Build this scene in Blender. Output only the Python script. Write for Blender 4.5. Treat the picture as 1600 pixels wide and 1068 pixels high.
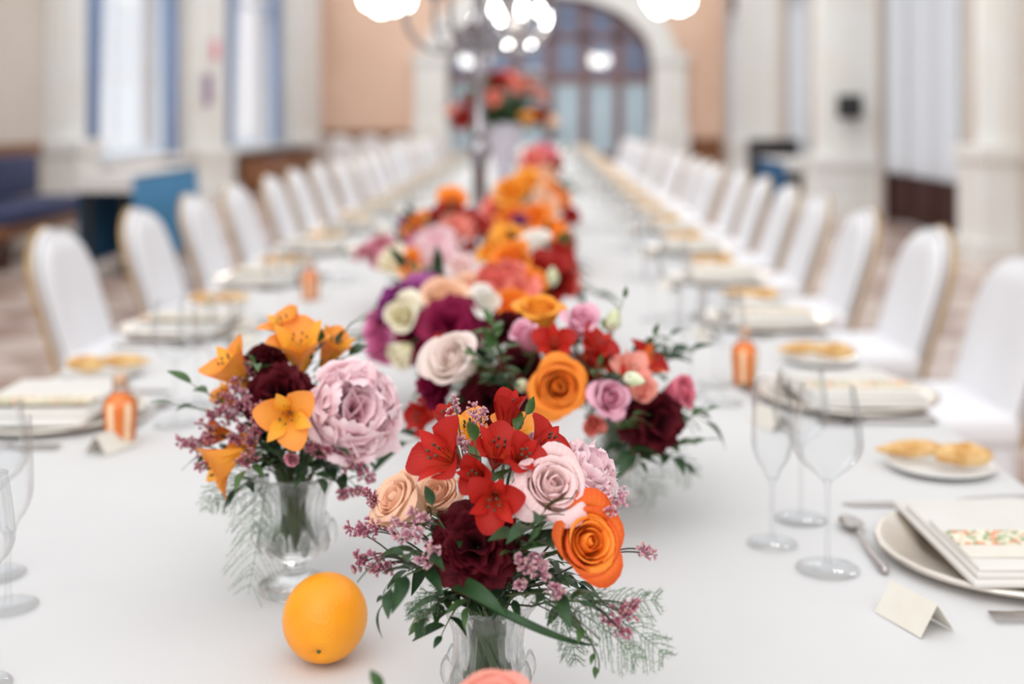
import bpy, bmesh, math, random
import numpy as np
from mathutils import Vector, Matrix

for o in list(bpy.data.objects):
    bpy.data.objects.remove(o)
SC = bpy.context.scene
COL = SC.collection

# ------------------------------------------------------------------ camera
FPX, VX, VY, CZ = 1900.0, 843.0, 173.0, 1.29          # focal length in px, vanishing point, eye height
TZ = 0.75                                              # top of the tablecloth
cam_d = bpy.data.cameras.new('camera')
cam = bpy.data.objects.new('camera', cam_d)
COL.objects.link(cam)
cam.location = (0, 0, CZ)
cam.rotation_euler = (math.pi / 2, 0, 0)
cam_d.sensor_width = 36
cam_d.lens = FPX / 1600 * 36
cam_d.shift_x = (800 - VX) / 1600
cam_d.shift_y = -(534 - VY) / 1600
cam_d.clip_start = 0.05
cam_d.dof.use_dof = True
cam_d.dof.focus_distance = 1.08
cam_d.dof.aperture_fstop = 2.5
SC.camera = cam

# ------------------------------------------------------------------ light
W = bpy.data.worlds.new('sky'); SC.world = W
W.use_nodes = True
W.node_tree.nodes['Background'].inputs[0].default_value = (0.97, 0.985, 1.0, 1)
W.node_tree.nodes['Background'].inputs[1].default_value = 1.15
SC.view_settings.view_transform = 'Standard'
SC.view_settings.look = 'None'
SC.view_settings.gamma = 1
SC.view_settings.use_curve_mapping = False
SC.view_settings.exposure = 0.06
SC.cycles.use_denoising = True
SC.cycles.max_bounces = 16
SC.cycles.transparent_max_bounces = 32
SC.cycles.transmission_bounces = 12
sun_d = bpy.data.lights.new('daylight', 'SUN')
sun_d.energy = 1.0; sun_d.angle = math.radians(60); sun_d.color = (1.0, 0.98, 0.95)
sun = bpy.data.objects.new('daylight', sun_d); COL.objects.link(sun)
sun.rotation_euler = (math.radians(42), math.radians(-12), 0)

# ------------------------------------------------------------------ helpers
def lin(c):
    return tuple(((x / 255) / 12.92 if x / 255 <= 0.04045 else ((x / 255 + 0.055) / 1.055) ** 2.4) for x in c)

def P(px, py, Y):
    return np.array(((px - VX) * Y / FPX, Y, CZ - (py - VY) * Y / FPX))

def on_table(px, py):
    Y = FPX * (CZ - TZ) / (py - VY)
    return np.array(((px - VX) * Y / FPX, Y, TZ))

def mesh(name, v, f, uv=None, smooth=True):
    m = bpy.data.meshes.new(name)
    m.from_pydata([tuple(map(float, x)) for x in v], [], [tuple(int(i) for i in x) for x in f])
    if smooth:
        m.polygons.foreach_set('use_smooth', [True] * len(m.polygons))
    if uv is not None:
        l = m.uv_layers.new(name='UVMap')
        idx = np.empty(len(m.loops), dtype=np.int32)
        m.loops.foreach_get('vertex_index', idx)
        l.data.foreach_set('uv', np.asarray(uv, dtype=np.float32)[idx].ravel())
    m.update()
    return m

def put(name, m, mat=None, parent=None, loc=(0, 0, 0), rot=(0, 0, 0), kind=None, label=None):
    o = bpy.data.objects.new(name, m)
    COL.objects.link(o)
    o.location = loc; o.rotation_euler = rot
    if mat is not None and m is not None and not m.materials:
        m.materials.append(mat)
    if parent is not None:
        o.parent = parent
    if kind: o['kind'] = kind
    if label: o['label'] = label
    return o

def tag(o, label, cat, group=None, kind=None):
    o['label'] = label; o['category'] = cat
    if group: o['group'] = group
    if kind: o['kind'] = kind
    return o

def root(name, loc, label, cat, group=None, rotz=0, kind=None):
    o = bpy.data.objects.new(name, None)
    COL.objects.link(o); o.location = tuple(map(float, loc)); o.rotation_euler = (0, 0, rotz)
    o.empty_display_size = 0.02
    return tag(o, label, cat, group, kind)

def copy_tree(o, parent=None):
    c = o.copy(); COL.objects.link(c); c.parent = parent
    for ch in list(o.children):
        copy_tree(ch, c)
    return c

class MB:
    """collects shapes for ONE mesh"""
    def __init__(s): s.v = []; s.f = []; s.uv = []; s.mi = []
    def add(s, v, f, uv=None, mi=0):
        n = len(s.v)
        s.v.extend([tuple(x) for x in v])
        s.uv.extend([tuple(x) for x in uv] if uv is not None else [(0.5, 0.5)] * len(v))
        s.f.extend([tuple(i + n for i in x) for x in f]); s.mi.extend([mi] * len(f))
        return s
    def box(s, a, b):
        x0, y0, z0 = a; x1, y1, z1 = b
        v = [(x0,y0,z0),(x1,y0,z0),(x1,y1,z0),(x0,y1,z0),(x0,y0,z1),(x1,y0,z1),(x1,y1,z1),(x0,y1,z1)]
        return s.add(v, [(0,3,2,1),(4,5,6,7),(0,1,5,4),(1,2,6,5),(2,3,7,6),(3,0,4,7)])
    def tube(s, pts, rad, n=8, mi=0, cap=True):
        pts = np.asarray(pts, float); k = len(pts)
        rad = np.full(k, rad) if np.isscalar(rad) else np.asarray(rad, float)
        t = np.gradient(pts, axis=0); t /= np.linalg.norm(t, axis=1)[:, None] + 1e-12
        up = np.array([0, 0, 1.0]) if abs(t[0][2]) < 0.9 else np.array([1.0, 0, 0])
        v = []; uv = []
        a = np.cross(t[0], up); a /= np.linalg.norm(a)
        for i in range(k):
            a = a - t[i] * np.dot(a, t[i]); a /= np.linalg.norm(a) + 1e-12
            b = np.cross(t[i], a)
            for j in range(n):
                q = 2 * math.pi * j / n
                v.append(pts[i] + rad[i] * (a * math.cos(q) + b * math.sin(q))); uv.append((j / n, i / (k - 1)))
        f = [(i*n+j, i*n+(j+1)%n, (i+1)*n+(j+1)%n, (i+1)*n+j) for i in range(k-1) for j in range(n)]
        if cap:
            f += [tuple(range(n))[::-1], tuple((k-1)*n+j for j in range(n))]
        return s.add(v, f, uv, mi)
    def lathe(s, prof, n=24, mod=None, mi=0, c=(0, 0, 0)):
        v = []; uv = []
        for i, (r, z) in enumerate(prof):
            for j in range(n):
                q = 2 * math.pi * j / n
                rr = r * (mod(q, z) if mod else 1)
                v.append((c[0] + rr * math.cos(q), c[1] + rr * math.sin(q), c[2] + z)); uv.append((j / n, i / max(1, len(prof) - 1)))
        f = [(i*n+j, i*n+(j+1)%n, (i+1)*n+(j+1)%n, (i+1)*n+j) for i in range(len(prof)-1) for j in range(n)]
        return s.add(v, f, uv, mi)
    def mesh(s, name, smooth=True, mats=None):
        m = mesh(name, s.v, s.f, s.uv, smooth)
        if mats:
            for x in mats: m.materials.append(x)
            m.polygons.foreach_set('material_index', s.mi)
        return m

def rbox(name, sx, sy, sz, r, seg=3, z0=True, fn=None):
    bm = bmesh.new()
    bmesh.ops.create_cube(bm, size=1)
    for v in bm.verts:
        v.co = Vector((v.co.x * sx, v.co.y * sy, (v.co.z + (0.5 if z0 else 0)) * sz))
    bmesh.ops.bevel(bm, geom=list(bm.edges), offset=r, segments=seg, profile=0.5, affect='EDGES')
    if fn:
        for v in bm.verts: v.co = Vector(fn(v.co))
    m = bpy.data.meshes.new(name); bm.to_mesh(m); bm.free()
    m.polygons.foreach_set('use_smooth', [True] * len(m.polygons))
    return m

ORD = ('first second third fourth fifth sixth seventh eighth ninth tenth eleventh twelfth thirteenth fourteenth fifteenth sixteenth '
       'seventeenth eighteenth nineteenth twentieth twenty-first twenty-second twenty-third twenty-fourth').split()

# ------------------------------------------------------------------ materials
def newmat(name):
    m = bpy.data.materials.new(name); m.use_nodes = True
    nt = m.node_tree; nt.nodes.clear()
    out = nt.nodes.new('ShaderNodeOutputMaterial')
    return m, nt, out

def ramp(nt, stops):
    n = nt.nodes.new('ShaderNodeValToRGB')
    e = n.color_ramp.elements
    while len(e) < len(stops): e.new(0.5)
    for el, (p, c) in zip(e, stops):
        el.position = p; el.color = (*c, 1)
    return n

def pbr(name, c, rough=0.6, metal=0.0, c2=None, scale=8.0, bump=0.0, bscale=60.0, spec=0.5, stretch=(1, 1, 1), lo=0.35, hi=0.65):
    m, nt, out = newmat(name)
    b = nt.nodes.new('ShaderNodeBsdfPrincipled')
    b.inputs['Roughness'].default_value = rough; b.inputs['Metallic'].default_value = metal
    b.inputs['Specular IOR Level'].default_value = spec
    b.inputs['Base Color'].default_value = (*lin(c), 1)
    tc = nt.nodes.new('ShaderNodeTexCoord'); mp = nt.nodes.new('ShaderNodeMapping')
    mp.inputs['Scale'].default_value = stretch
    nt.links.new(tc.outputs['Object'], mp.inputs[0])
    if c2 is not None:
        n = nt.nodes.new('ShaderNodeTexNoise'); n.inputs['Scale'].default_value = scale; n.inputs['Detail'].default_value = 5
        nt.links.new(mp.outputs[0], n.inputs['Vector'])
        r = ramp(nt, [(lo, lin(c)), (hi, lin(c2))])
        nt.links.new(n.outputs['Fac'], r.inputs[0]); nt.links.new(r.outputs[0], b.inputs['Base Color'])
    if bump:
        n2 = nt.nodes.new('ShaderNodeTexNoise'); n2.inputs['Scale'].default_value = bscale; n2.inputs['Detail'].default_value = 3
        bp = nt.nodes.new('ShaderNodeBump'); bp.inputs['Strength'].default_value = bump; bp.inputs['Distance'].default_value = 0.01
        nt.links.new(mp.outputs[0], n2.inputs['Vector']); nt.links.new(n2.outputs['Fac'], bp.inputs['Height']); nt.links.new(bp.outputs[0], b.inputs['Normal'])
    nt.links.new(b.outputs[0], out.inputs[0])
    return m

def petal_mat(name, base, mid, tip, streak=None, trans=0.2, rough=0.5, s0=0.25, s1=0.75):
    """pigment runs from the petal's claw to its lip (UV), fine veins across"""
    m, nt, out = newmat(name)
    uv = nt.nodes.new('ShaderNodeUVMap'); sp = nt.nodes.new('ShaderNodeSeparateXYZ')
    nt.links.new(uv.outputs[0], sp.inputs[0])
    noi = nt.nodes.new('ShaderNodeTexNoise'); noi.inputs['Scale'].default_value = 55
    tc = nt.nodes.new('ShaderNodeTexCoord'); nt.links.new(tc.outputs['Object'], noi.inputs['Vector'])
    ma = nt.nodes.new('ShaderNodeMath'); ma.operation = 'MULTIPLY_ADD'; ma.inputs[1].default_value = 0.3; 
    nt.links.new(noi.outputs['Fac'], ma.inputs[0]); nt.links.new(sp.outputs['Y'], ma.inputs[2])
    sb = nt.nodes.new('ShaderNodeMath'); sb.operation = 'SUBTRACT'; sb.inputs[1].default_value = 0.15
    nt.links.new(ma.outputs[0], sb.inputs[0])
    r = ramp(nt, [(0.05, lin(base)), (0.5, lin(mid)), (0.97, lin(tip))])
    nt.links.new(sb.outputs[0], r.inputs[0])
    col = r.outputs[0]
    # veins: thin lines that run along the petal
    wv = nt.nodes.new('ShaderNodeMath'); wv.operation = 'MULTIPLY'; wv.inputs[1].default_value = 75 if streak is None else 42
    nt.links.new(sp.outputs['X'], wv.inputs[0])
    sn = nt.nodes.new('ShaderNodeMath'); sn.operation = 'SINE'; nt.links.new(wv.outputs[0], sn.inputs[0])
    mx = nt.nodes.new('ShaderNodeMix'); mx.data_type = 'RGBA'
    if streak is None:
        mr = nt.nodes.new('ShaderNodeMapRange'); mr.inputs[1].default_value = 0.2; mr.inputs[2].default_value = 1; mr.inputs[3].default_value = 0; mr.inputs[4].default_value = 0.16
        nt.links.new(sn.outputs[0], mr.inputs[0]); nt.links.new(mr.outputs[0], mx.inputs[0])
        mx.inputs[7].default_value = (*[x * 0.86 for x in lin(mid)], 1)
    else:
        mr = nt.nodes.new('ShaderNodeMapRange'); mr.inputs[1].default_value = 0.35; mr.inputs[2].default_value = 0.75
        nt.links.new(sn.outputs[0], mr.inputs[0])
        n3 = nt.nodes.new('ShaderNodeTexNoise'); n3.inputs['Scale'].default_value = 160; nt.links.new(tc.outputs['Object'], n3.inputs['Vector'])
        m3 = nt.nodes.new('ShaderNodeMapRange'); m3.inputs[1].default_value = 0.48; m3.inputs[2].default_value = 0.54; nt.links.new(n3.outputs['Fac'], m3.inputs[0])
        band = ramp(nt, [(s0, (0, 0, 0)), ((s0 + s1) / 2, (1, 1, 1)), (s1, (0, 0, 0))]); nt.links.new(sp.outputs['Y'], band.inputs[0])
        mm = nt.nodes.new('ShaderNodeMath'); mm.operation = 'MULTIPLY'; nt.links.new(mr.outputs[0], mm.inputs[0]); nt.links.new(m3.outputs[0], mm.inputs[1])
        m4 = nt.nodes.new('ShaderNodeMath'); m4.operation = 'MULTIPLY'; nt.links.new(mm.outputs[0], m4.inputs[0]); nt.links.new(band.outputs[0], m4.inputs[1])
        nt.links.new(m4.outputs[0], mx.inputs[0]); mx.inputs[7].default_value = (*lin(streak), 1)
    nt.links.new(col, mx.inputs[6])
    b = nt.nodes.new('ShaderNodeBsdfPrincipled'); b.inputs['Roughness'].default_value = rough; b.inputs['Specular IOR Level'].default_value = 0.25
    t = nt.nodes.new('ShaderNodeBsdfTranslucent'); ms = nt.nodes.new('ShaderNodeMixShader'); ms.inputs[0].default_value = trans
    bp = nt.nodes.new('ShaderNodeBump'); bp.inputs['Strength'].default_value = 0.15; bp.inputs['Distance'].default_value = 0.001
    nt.links.new(sn.outputs[0], bp.inputs['Height']); nt.links.new(bp.outputs[0], b.inputs['Normal'])
    nt.links.new(mx.outputs[2], b.inputs['Base Color']); nt.links.new(mx.outputs[2], t.inputs[0])
    nt.links.new(b.outputs[0], ms.inputs[1]); nt.links.new(t.outputs[0], ms.inputs[2]); nt.links.new(ms.outputs[0], out.inputs[0])
    return m

def thin_glass(name, tint=(0.97, 0.975, 0.98), rough=0.02, k=1.0, edge=0.8):
    """thin blown glass: see-through face on, mirror-like towards its rim"""
    m, nt, out = newmat(name)
    tr = nt.nodes.new('ShaderNodeBsdfTransparent'); gl = nt.nodes.new('ShaderNodeBsdfGlossy')
    gl.inputs['Roughness'].default_value = rough
    lw = nt.nodes.new('ShaderNodeLayerWeight'); lw.inputs['Blend'].default_value = 0.2
    r = ramp(nt, [(0.0, tint), (0.55, tuple(x * 0.97 for x in tint)), (1.0, tuple(x * edge for x in tint))])
    nt.links.new(lw.outputs['Facing'], r.inputs[0]); nt.links.new(r.outputs[0], tr.inputs[0])
    fr = nt.nodes.new('ShaderNodeFresnel'); fr.inputs['IOR'].default_value = 1.3
    ml = nt.nodes.new('ShaderNodeMath'); ml.operation = 'MULTIPLY'; ml.inputs[1].default_value = k
    nt.links.new(fr.outputs[0], ml.inputs[0])
    ms = nt.nodes.new('ShaderNodeMixShader')
    nt.links.new(ml.outputs[0], ms.inputs[0]); nt.links.new(tr.outputs[0], ms.inputs[1]); nt.links.new(gl.outputs[0], ms.inputs[2])
    nt.links.new(ms.outputs[0], out.inputs[0])
    return m

def emit(name, c, s):
    m, nt, out = newmat(name)
    e = nt.nodes.new('ShaderNodeEmission'); e.inputs[0].default_value = (*lin(c), 1); e.inputs[1].default_value = s
    nt.links.new(e.outputs[0], out.inputs[0]); return m

def sheer_mat(name, c, trans=0.55, clear=0.25):
    m, nt, out = newmat(name)
    d = nt.nodes.new('ShaderNodeBsdfDiffuse'); t = nt.nodes.new('ShaderNodeBsdfTranslucent'); p = nt.nodes.new('ShaderNodeBsdfTransparent')
    d.inputs[0].default_value = t.inputs[0].default_value = (*lin(c), 1)
    a = nt.nodes.new('ShaderNodeMixShader'); a.inputs[0].default_value = trans
    b = nt.nodes.new('ShaderNodeMixShader'); b.inputs[0].default_value = clear
    nt.links.new(d.outputs[0], a.inputs[1]); nt.links.new(t.outputs[0], a.inputs[2])
    nt.links.new(a.outputs[0], b.inputs[1]); nt.links.new(p.outputs[0], b.inputs[2]); nt.links.new(b.outputs[0], out.inputs[0])
    return m

M = {}
M['cloth'] = pbr('white_linen', (214, 213, 213), 0.85, c2=(218, 217, 217), scale=3, bump=0.12, bscale=900, spec=0.1)
M['cover'] = pbr('white_stretch_cover', (231, 230, 233), 0.8, c2=(236, 235, 238), scale=4, bump=0.08, bscale=400, spec=0.15)
M['gold'] = pbr('gilt_frame', (196, 164, 104), 0.4, 0.5, c2=(176, 140, 84), scale=12)
M['silver'] = pbr('silver', (196, 190, 188), 0.16, 1.0, c2=(184, 178, 174), scale=20)
M['silver_satin'] = pbr('silver_satin', (236, 228, 218), 0.32, 1.0, c2=(226, 217, 206), scale=30)
M['silver_old'] = pbr('old_silver', (164, 160, 166), 0.18, 1.0, c2=(150, 146, 150), scale=20)
M['porcelain'] = pbr('porcelain', (232, 232, 230), 0.2, c2=(236, 236, 234), scale=5)
M['napkin'] = pbr('cream_napkin', (222, 218, 212), 0.85, c2=(227, 223, 218), scale=10, bump=0.1, bscale=700, spec=0.1)
M['bread'] = pbr('bread_crust', (206, 150, 84), 0.75, c2=(238, 205, 150), scale=38, bump=0.5, bscale=120, spec=0.2)
M['crust_tip'] = pbr('baked_tip', (188, 112, 56), 0.7, c2=(206, 146, 84), scale=40, bump=0.4, bscale=120)
M['paper'] = pbr('card_paper', (226, 220, 208), 0.8, c2=(230, 225, 215), scale=30, spec=0.15)
M['green'] = pbr('leaf_green', (56, 88, 44), 0.42, c2=(80, 110, 58), scale=40, spec=0.35)
M['green_dark'] = pbr('leaf_dark', (30, 56, 32), 0.42, c2=(50, 80, 44), scale=40, spec=0.35)
M['green_pale'] = pbr('bud_green', (198, 208, 160), 0.5, c2=(232, 232, 206), scale=60, spec=0.3)
M['stem'] = pbr('stem_green', (66, 88, 50), 0.5, c2=(86, 100, 62), scale=60)
M['twig'] = pbr('twig', (58, 56, 44), 0.6, c2=(76, 78, 54), scale=60)
M['fern'] = pbr('fern_green', (86, 112, 84), 0.55, c2=(112, 138, 104), scale=50)
M['statice'] = petal_mat('statice', (176, 96, 122), (208, 142, 164), (240, 204, 210), trans=0.15)
M['statice_tip'] = pbr('statice_tip', (240, 222, 160), 0.6, c2=(236, 214, 190), scale=200)
M['statice_dark'] = petal_mat('statice_dark', (136, 54, 84), (176, 94, 120), (212, 152, 166), trans=0.15)
M['orange_skin'] = None
M['wall_cream'] = pbr('cream_plaster', (203, 193, 184), 0.85, c2=(208, 199, 191), scale=1.5, spec=0.15)
M['wall_white'] = pbr('ivory_paint', (226, 223, 219), 0.7, c2=(230, 227, 224), scale=1.5, spec=0.2)
M['wall_salmon'] = pbr('salmon_plaster', (224, 190, 168), 0.85, c2=(229, 197, 176), scale=1.2, spec=0.1)
M['pilaster'] = pbr('pilaster_stone', (230, 231, 230), 0.6, c2=(228, 226, 220), scale=2.5, spec=0.25)
M['wood'] = pbr('dark_mahogany', (54, 26, 22), 0.6, c2=(72, 36, 30), scale=3, stretch=(6, 6, 0.6))
M['wood'].node_tree.nodes['Principled BSDF'].inputs['Specular IOR Level'].default_value = .15
M['wood_grey'] = pbr('weathered_wood', (112, 86, 88), 0.45, c2=(126, 98, 98), scale=3, stretch=(6, 6, 0.6))
M['wood_mid'] = pbr('walnut', (120, 74, 46), 0.45, c2=(146, 96, 60), scale=3, stretch=(1, 6, 6))
M['blue'] = pbr('blue_cloth', (54, 116, 158), 0.85, c2=(62, 126, 168), scale=4, bump=0.1, bscale=300)
M['navy'] = pbr('teal_blue_cloth', (14, 74, 116), 0.85, c2=(20, 84, 126), scale=4, bump=0.1, bscale=300)
M['indigo'] = pbr('navy_upholstery', (44, 50, 84), 0.8, c2=(54, 60, 96), scale=6)
M['drape'] = pbr('blue_drape', (128, 144, 176), 0.8, c2=(146, 166, 200), scale=3, stretch=(1, 1, 0.2))
M['black'] = pbr('black_paint', (26, 24, 26), 0.5, c2=(34, 32, 34), scale=10)
M['sheer'] = sheer_mat('sheer_white', (238, 241, 247), 0.5, 0.16)
M['white_frame'] = pbr('white_frame', (214, 226, 240), 0.5, c2=(220, 230, 242), scale=5)
M['lilac_glass'] = pbr('opal_glass', (206, 200, 214), 0.25, c2=(216, 212, 224), scale=5)
M['stemware'] = thin_glass('stemware_glass', k=0.4, edge=0.95)
M['water'] = thin_glass('bottle_glass', (0.98, 0.98, 0.98), k=0.8, edge=0.7)
M['clear'] = thin_glass('window_glass', (0.99, 0.99, 1.0), k=0.25, edge=0.95)
M['opal'] = emit('opal_lamp', (255, 251, 245), 20.0)

def crystal():
    m, nt, out = newmat('cut_crystal')
    g = nt.nodes.new('ShaderNodeBsdfGlass'); g.inputs['IOR'].default_value = 1.42; g.inputs['Roughness'].default_value = 0.0
    t = nt.nodes.new('ShaderNodeBsdfTransparent'); t.inputs[0].default_value = (0.96, 0.97, 0.97, 1)
    ms = nt.nodes.new('ShaderNodeMixShader'); ms.inputs[0].default_value = 0.35
    nt.links.new(g.outputs[0], ms.inputs[1]); nt.links.new(t.outputs[0], ms.inputs[2]); nt.links.new(ms.outputs[0], out.inputs[0])
    return m
M['crystal'] = crystal()

def pane_mat(name, c, refl=0.25):
    m, nt, out = newmat(name)
    d = nt.nodes.new('ShaderNodeBsdfDiffuse'); g = nt.nodes.new('ShaderNodeBsdfGlossy'); g.inputs['Roughness'].default_value = 0.03
    n = nt.nodes.new('ShaderNodeTexNoise'); n.inputs['Scale'].default_value = 2.0
    tc = nt.nodes.new('ShaderNodeTexCoord'); nt.links.new(tc.outputs['Object'], n.inputs['Vector'])
    r = ramp(nt, [(0.3, lin(c)), (0.7, lin(tuple(min(255, x + 12) for x in c)))]); nt.links.new(n.outputs['Fac'], r.inputs[0]); nt.links.new(r.outputs[0], d.inputs[0])
    ms = nt.nodes.new('ShaderNodeMixShader'); ms.inputs[0].default_value = refl
    nt.links.new(d.outputs[0], ms.inputs[1]); nt.links.new(g.outputs[0], ms.inputs[2]); nt.links.new(ms.outputs[0], out.inputs[0])
    return m
M['pane_dark'] = pane_mat('dim_glass', (92, 106, 138), 0.14)
M['pane_pale'] = pane_mat('curtained_glass', (168, 188, 200), 0.06)

def orange_mat():
    m, nt, out = newmat('orange_peel')
    b = nt.nodes.new('ShaderNodeBsdfPrincipled'); b.inputs['Roughness'].default_value = 0.34
    b.inputs['Subsurface Weight'].default_value = 0.1; b.inputs['Subsurface Radius'].default_value = (0.01, 0.004, 0.001)
    tc = nt.nodes.new('ShaderNodeTexCoord')
    n = nt.nodes.new('ShaderNodeTexNoise'); n.inputs['Scale'].default_value = 22; nt.links.new(tc.outputs['Object'], n.inputs['Vector'])
    r = ramp(nt, [(0.3, lin((255, 154, 6))), (0.7, lin((255, 170, 18)))]); nt.links.new(n.outputs['Fac'], r.inputs[0]); nt.links.new(r.outputs[0], b.inputs['Base Color'])
    v = nt.nodes.new('ShaderNodeTexVoronoi'); v.inputs['Scale'].default_value = 520; nt.links.new(tc.outputs['Object'], v.inputs['Vector'])
    bp = nt.nodes.new('ShaderNodeBump'); bp.inputs['Strength'].default_value = 0.35; bp.inputs['Distance'].default_value = 0.0012
    nt.links.new(v.outputs['Distance'], bp.inputs['Height']); nt.links.new(bp.outputs[0], b.inputs['Normal']); nt.links.new(b.outputs[0], out.inputs[0])
    return m
M['orange_skin'] = orange_mat()

def juice_mat():
    m, nt, out = newmat('orange_drink')
    b = nt.nodes.new('ShaderNodeBsdfPrincipled'); b.inputs['Roughness'].default_value = 0.12
    tc = nt.nodes.new('ShaderNodeTexCoord'); n = nt.nodes.new('ShaderNodeTexNoise'); n.inputs['Scale'].default_value = 14
    nt.links.new(tc.outputs['Object'], n.inputs['Vector'])
    r = ramp(nt, [(0.3, lin((255, 132, 40))), (0.7, lin((255, 152, 62)))]); nt.links.new(n.outputs['Fac'], r.inputs[0]); nt.links.new(r.outputs[0], b.inputs['Base Color'])
    nt.links.new(b.outputs[0], out.inputs[0]); return m
M['juice'] = juice_mat()
M['ridge_glint'] = pbr('painted_ridge_glint', (250, 214, 172), 0.5, c2=(252, 222, 186), scale=20)  # pale tone painted for the highlights on the bottle's ridges

def floor_mat():
    m, nt, out = newmat('marble_floor')
    b = nt.nodes.new('ShaderNodeBsdfPrincipled'); b.inputs['Roughness'].default_value = 0.22
    tc = nt.nodes.new('ShaderNodeTexCoord')
    ck = nt.nodes.new('ShaderNodeTexChecker'); ck.inputs['Scale'].default_value = 2.0
    ck.inputs[1].default_value = (*lin((206, 188, 178)), 1); ck.inputs[2].default_value = (*lin((164, 134, 122)), 1)
    mp = nt.nodes.new('ShaderNodeMapping'); mp.inputs['Rotation'].default_value = (0, 0, 0.785)
    nt.links.new(tc.outputs['Object'], mp.inputs[0]); nt.links.new(mp.outputs[0], ck.inputs['Vector'])
    n = nt.nodes.new('ShaderNodeTexNoise'); n.inputs['Scale'].default_value = 5; n.inputs['Detail'].default_value = 8
    nt.links.new(tc.outputs['Object'], n.inputs['Vector'])
    mx = nt.nodes.new('ShaderNodeMix'); mx.data_type = 'RGBA'; mx.inputs[7].default_value = (*lin((218, 204, 196)), 1)
    mr = nt.nodes.new('ShaderNodeMapRange'); mr.inputs[1].default_value = 0.45; mr.inputs[2].default_value = 0.75; mr.inputs[4].default_value = 0.5
    nt.links.new(n.outputs['Fac'], mr.inputs[0]); nt.links.new(mr.outputs[0], mx.inputs[0]); nt.links.new(ck.outputs[0], mx.inputs[6])
    nt.links.new(mx.outputs[2], b.inputs['Base Color']); nt.links.new(b.outputs[0], out.inputs[0]); return m

# ------------------------------------------------------------------ the hall
XL, XR, YB, YD, HT = -4.95, 4.05, -1.5, 27.0, 4.4
def struct(name, m, mat, label, cat):
    return tag(put(name, m, mat), label, cat, kind='structure')

struct('floor', MB().box((XL - .3, YB, -0.1), (XR + .3, YD + .3, 0)).mesh('floor', False), floor_mat(), 'pinkish marble floor in worn checks', 'floor')

def wall_x(name, x0, x1, holes, mat, label):
    """a wall along Y between x0 and x1; holes = (y0, y1, z0, z1)"""
    b = MB(); y = YB
    for (a, c, z0, z1) in sorted(holes):
        b.box((x0, y, 0), (x1, a, HT))
        if z0 > 0: b.box((x0, a, 0), (x1, c, z0))
        b.box((x0, a, z1), (x1, c, HT)); y = c
    b.box((x0, y, 0), (x1, YD, HT))
    return struct(name, b.mesh(name, False), mat, label, 'wall')
LW = [(13.45, 16.1, 0.73, 3.9), (19.3, 22.6, 0.69, 3.9)]
RW = [(11.65, 14.5, 0.0, 3.9), (18.3, 20.1, 0.0, 3.9), (25.0, 26.2, 0.0, 3.9)]
wall_x('wall_left', XL - .3, XL, LW, M['wall_cream'], 'beige plaster wall with tall draped windows')
wall_x('wall_right', XR, XR + .3, RW, M['wall_cream'], 'beige plaster wall with tall curtained doors')

# far wall with an arched opening
AX, AR, AS, AT = 0.24, 2.28, 2.35, 3.85       # centre, half width, springing, crown
def arch_pt(q, r=0.0):
    return (AX + (AR + r) * math.cos(q), AS + (AT - AS + r) * math.sin(q))
b = MB()
b.box((XL, YD, 0), (AX - AR, YD + .3, HT)); b.box((AX + AR, YD, 0), (XR, YD + .3, HT))
NQ = 24
for i in range(NQ):
    q0, q1 = math.pi * i / NQ, math.pi * (i + 1) / NQ
    (xa, za), (xb, zb) = arch_pt(q0), arch_pt(q1)
    v = [(xa, YD, za), (xb, YD, zb), (xb, YD, HT), (xa, YD, HT), (xa, YD + .3, za), (xb, YD + .3, zb), (xb, YD + .3, HT), (xa, YD + .3, HT)]
    b.add(v, [(0, 1, 2, 3), (4, 7, 6, 5), (0, 4, 5, 1), (3, 2, 6, 7)])
struct('wall_far', b.mesh('wall_far', False), M['wall_salmon'], 'salmon plaster end wall with a wide glazed arch', 'wall')
# ivory surround of the arch
b = MB()
for i in range(NQ):
    q0, q1 = math.pi * i / NQ, math.pi * (i + 1) / NQ
    (xa, za), (xb, zb) = arch_pt(q0), arch_pt(q1); (xc, zc), (xd, zd) = arch_pt(q0, .55), arch_pt(q1, .55)
    y0, y1 = YD - .16, YD
    v = [(xa, y0, za), (xb, y0, zb), (xd, y0, zd), (xc, y0, zc), (xa, y1, za), (xb, y1, zb), (xd, y1, zd), (xc, y1, zc)]
    b.add(v, [(0, 1, 2, 3), (0, 4, 5, 1), (3, 2, 6, 7)])
for s in (-1, 1):
    x0, x1 = AX + s * AR, AX + s * (AR + .72)
    b.box((min(x0, x1), YD - .2, 0), (max(x0, x1), YD, AS + .2))
    b.box((min(x0, x1) - .06, YD - .28, 0), (max(x0, x1) + .06, YD, .95))
    b.box((min(x0, x1) - .05, YD - .26, AS), (max(x0, x1) + .05, YD, AS + .2))
struct('trim_1', b.mesh('trim_1', False), M['pilaster'], 'ivory stone surround of the arched opening', 'arch surround')

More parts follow.
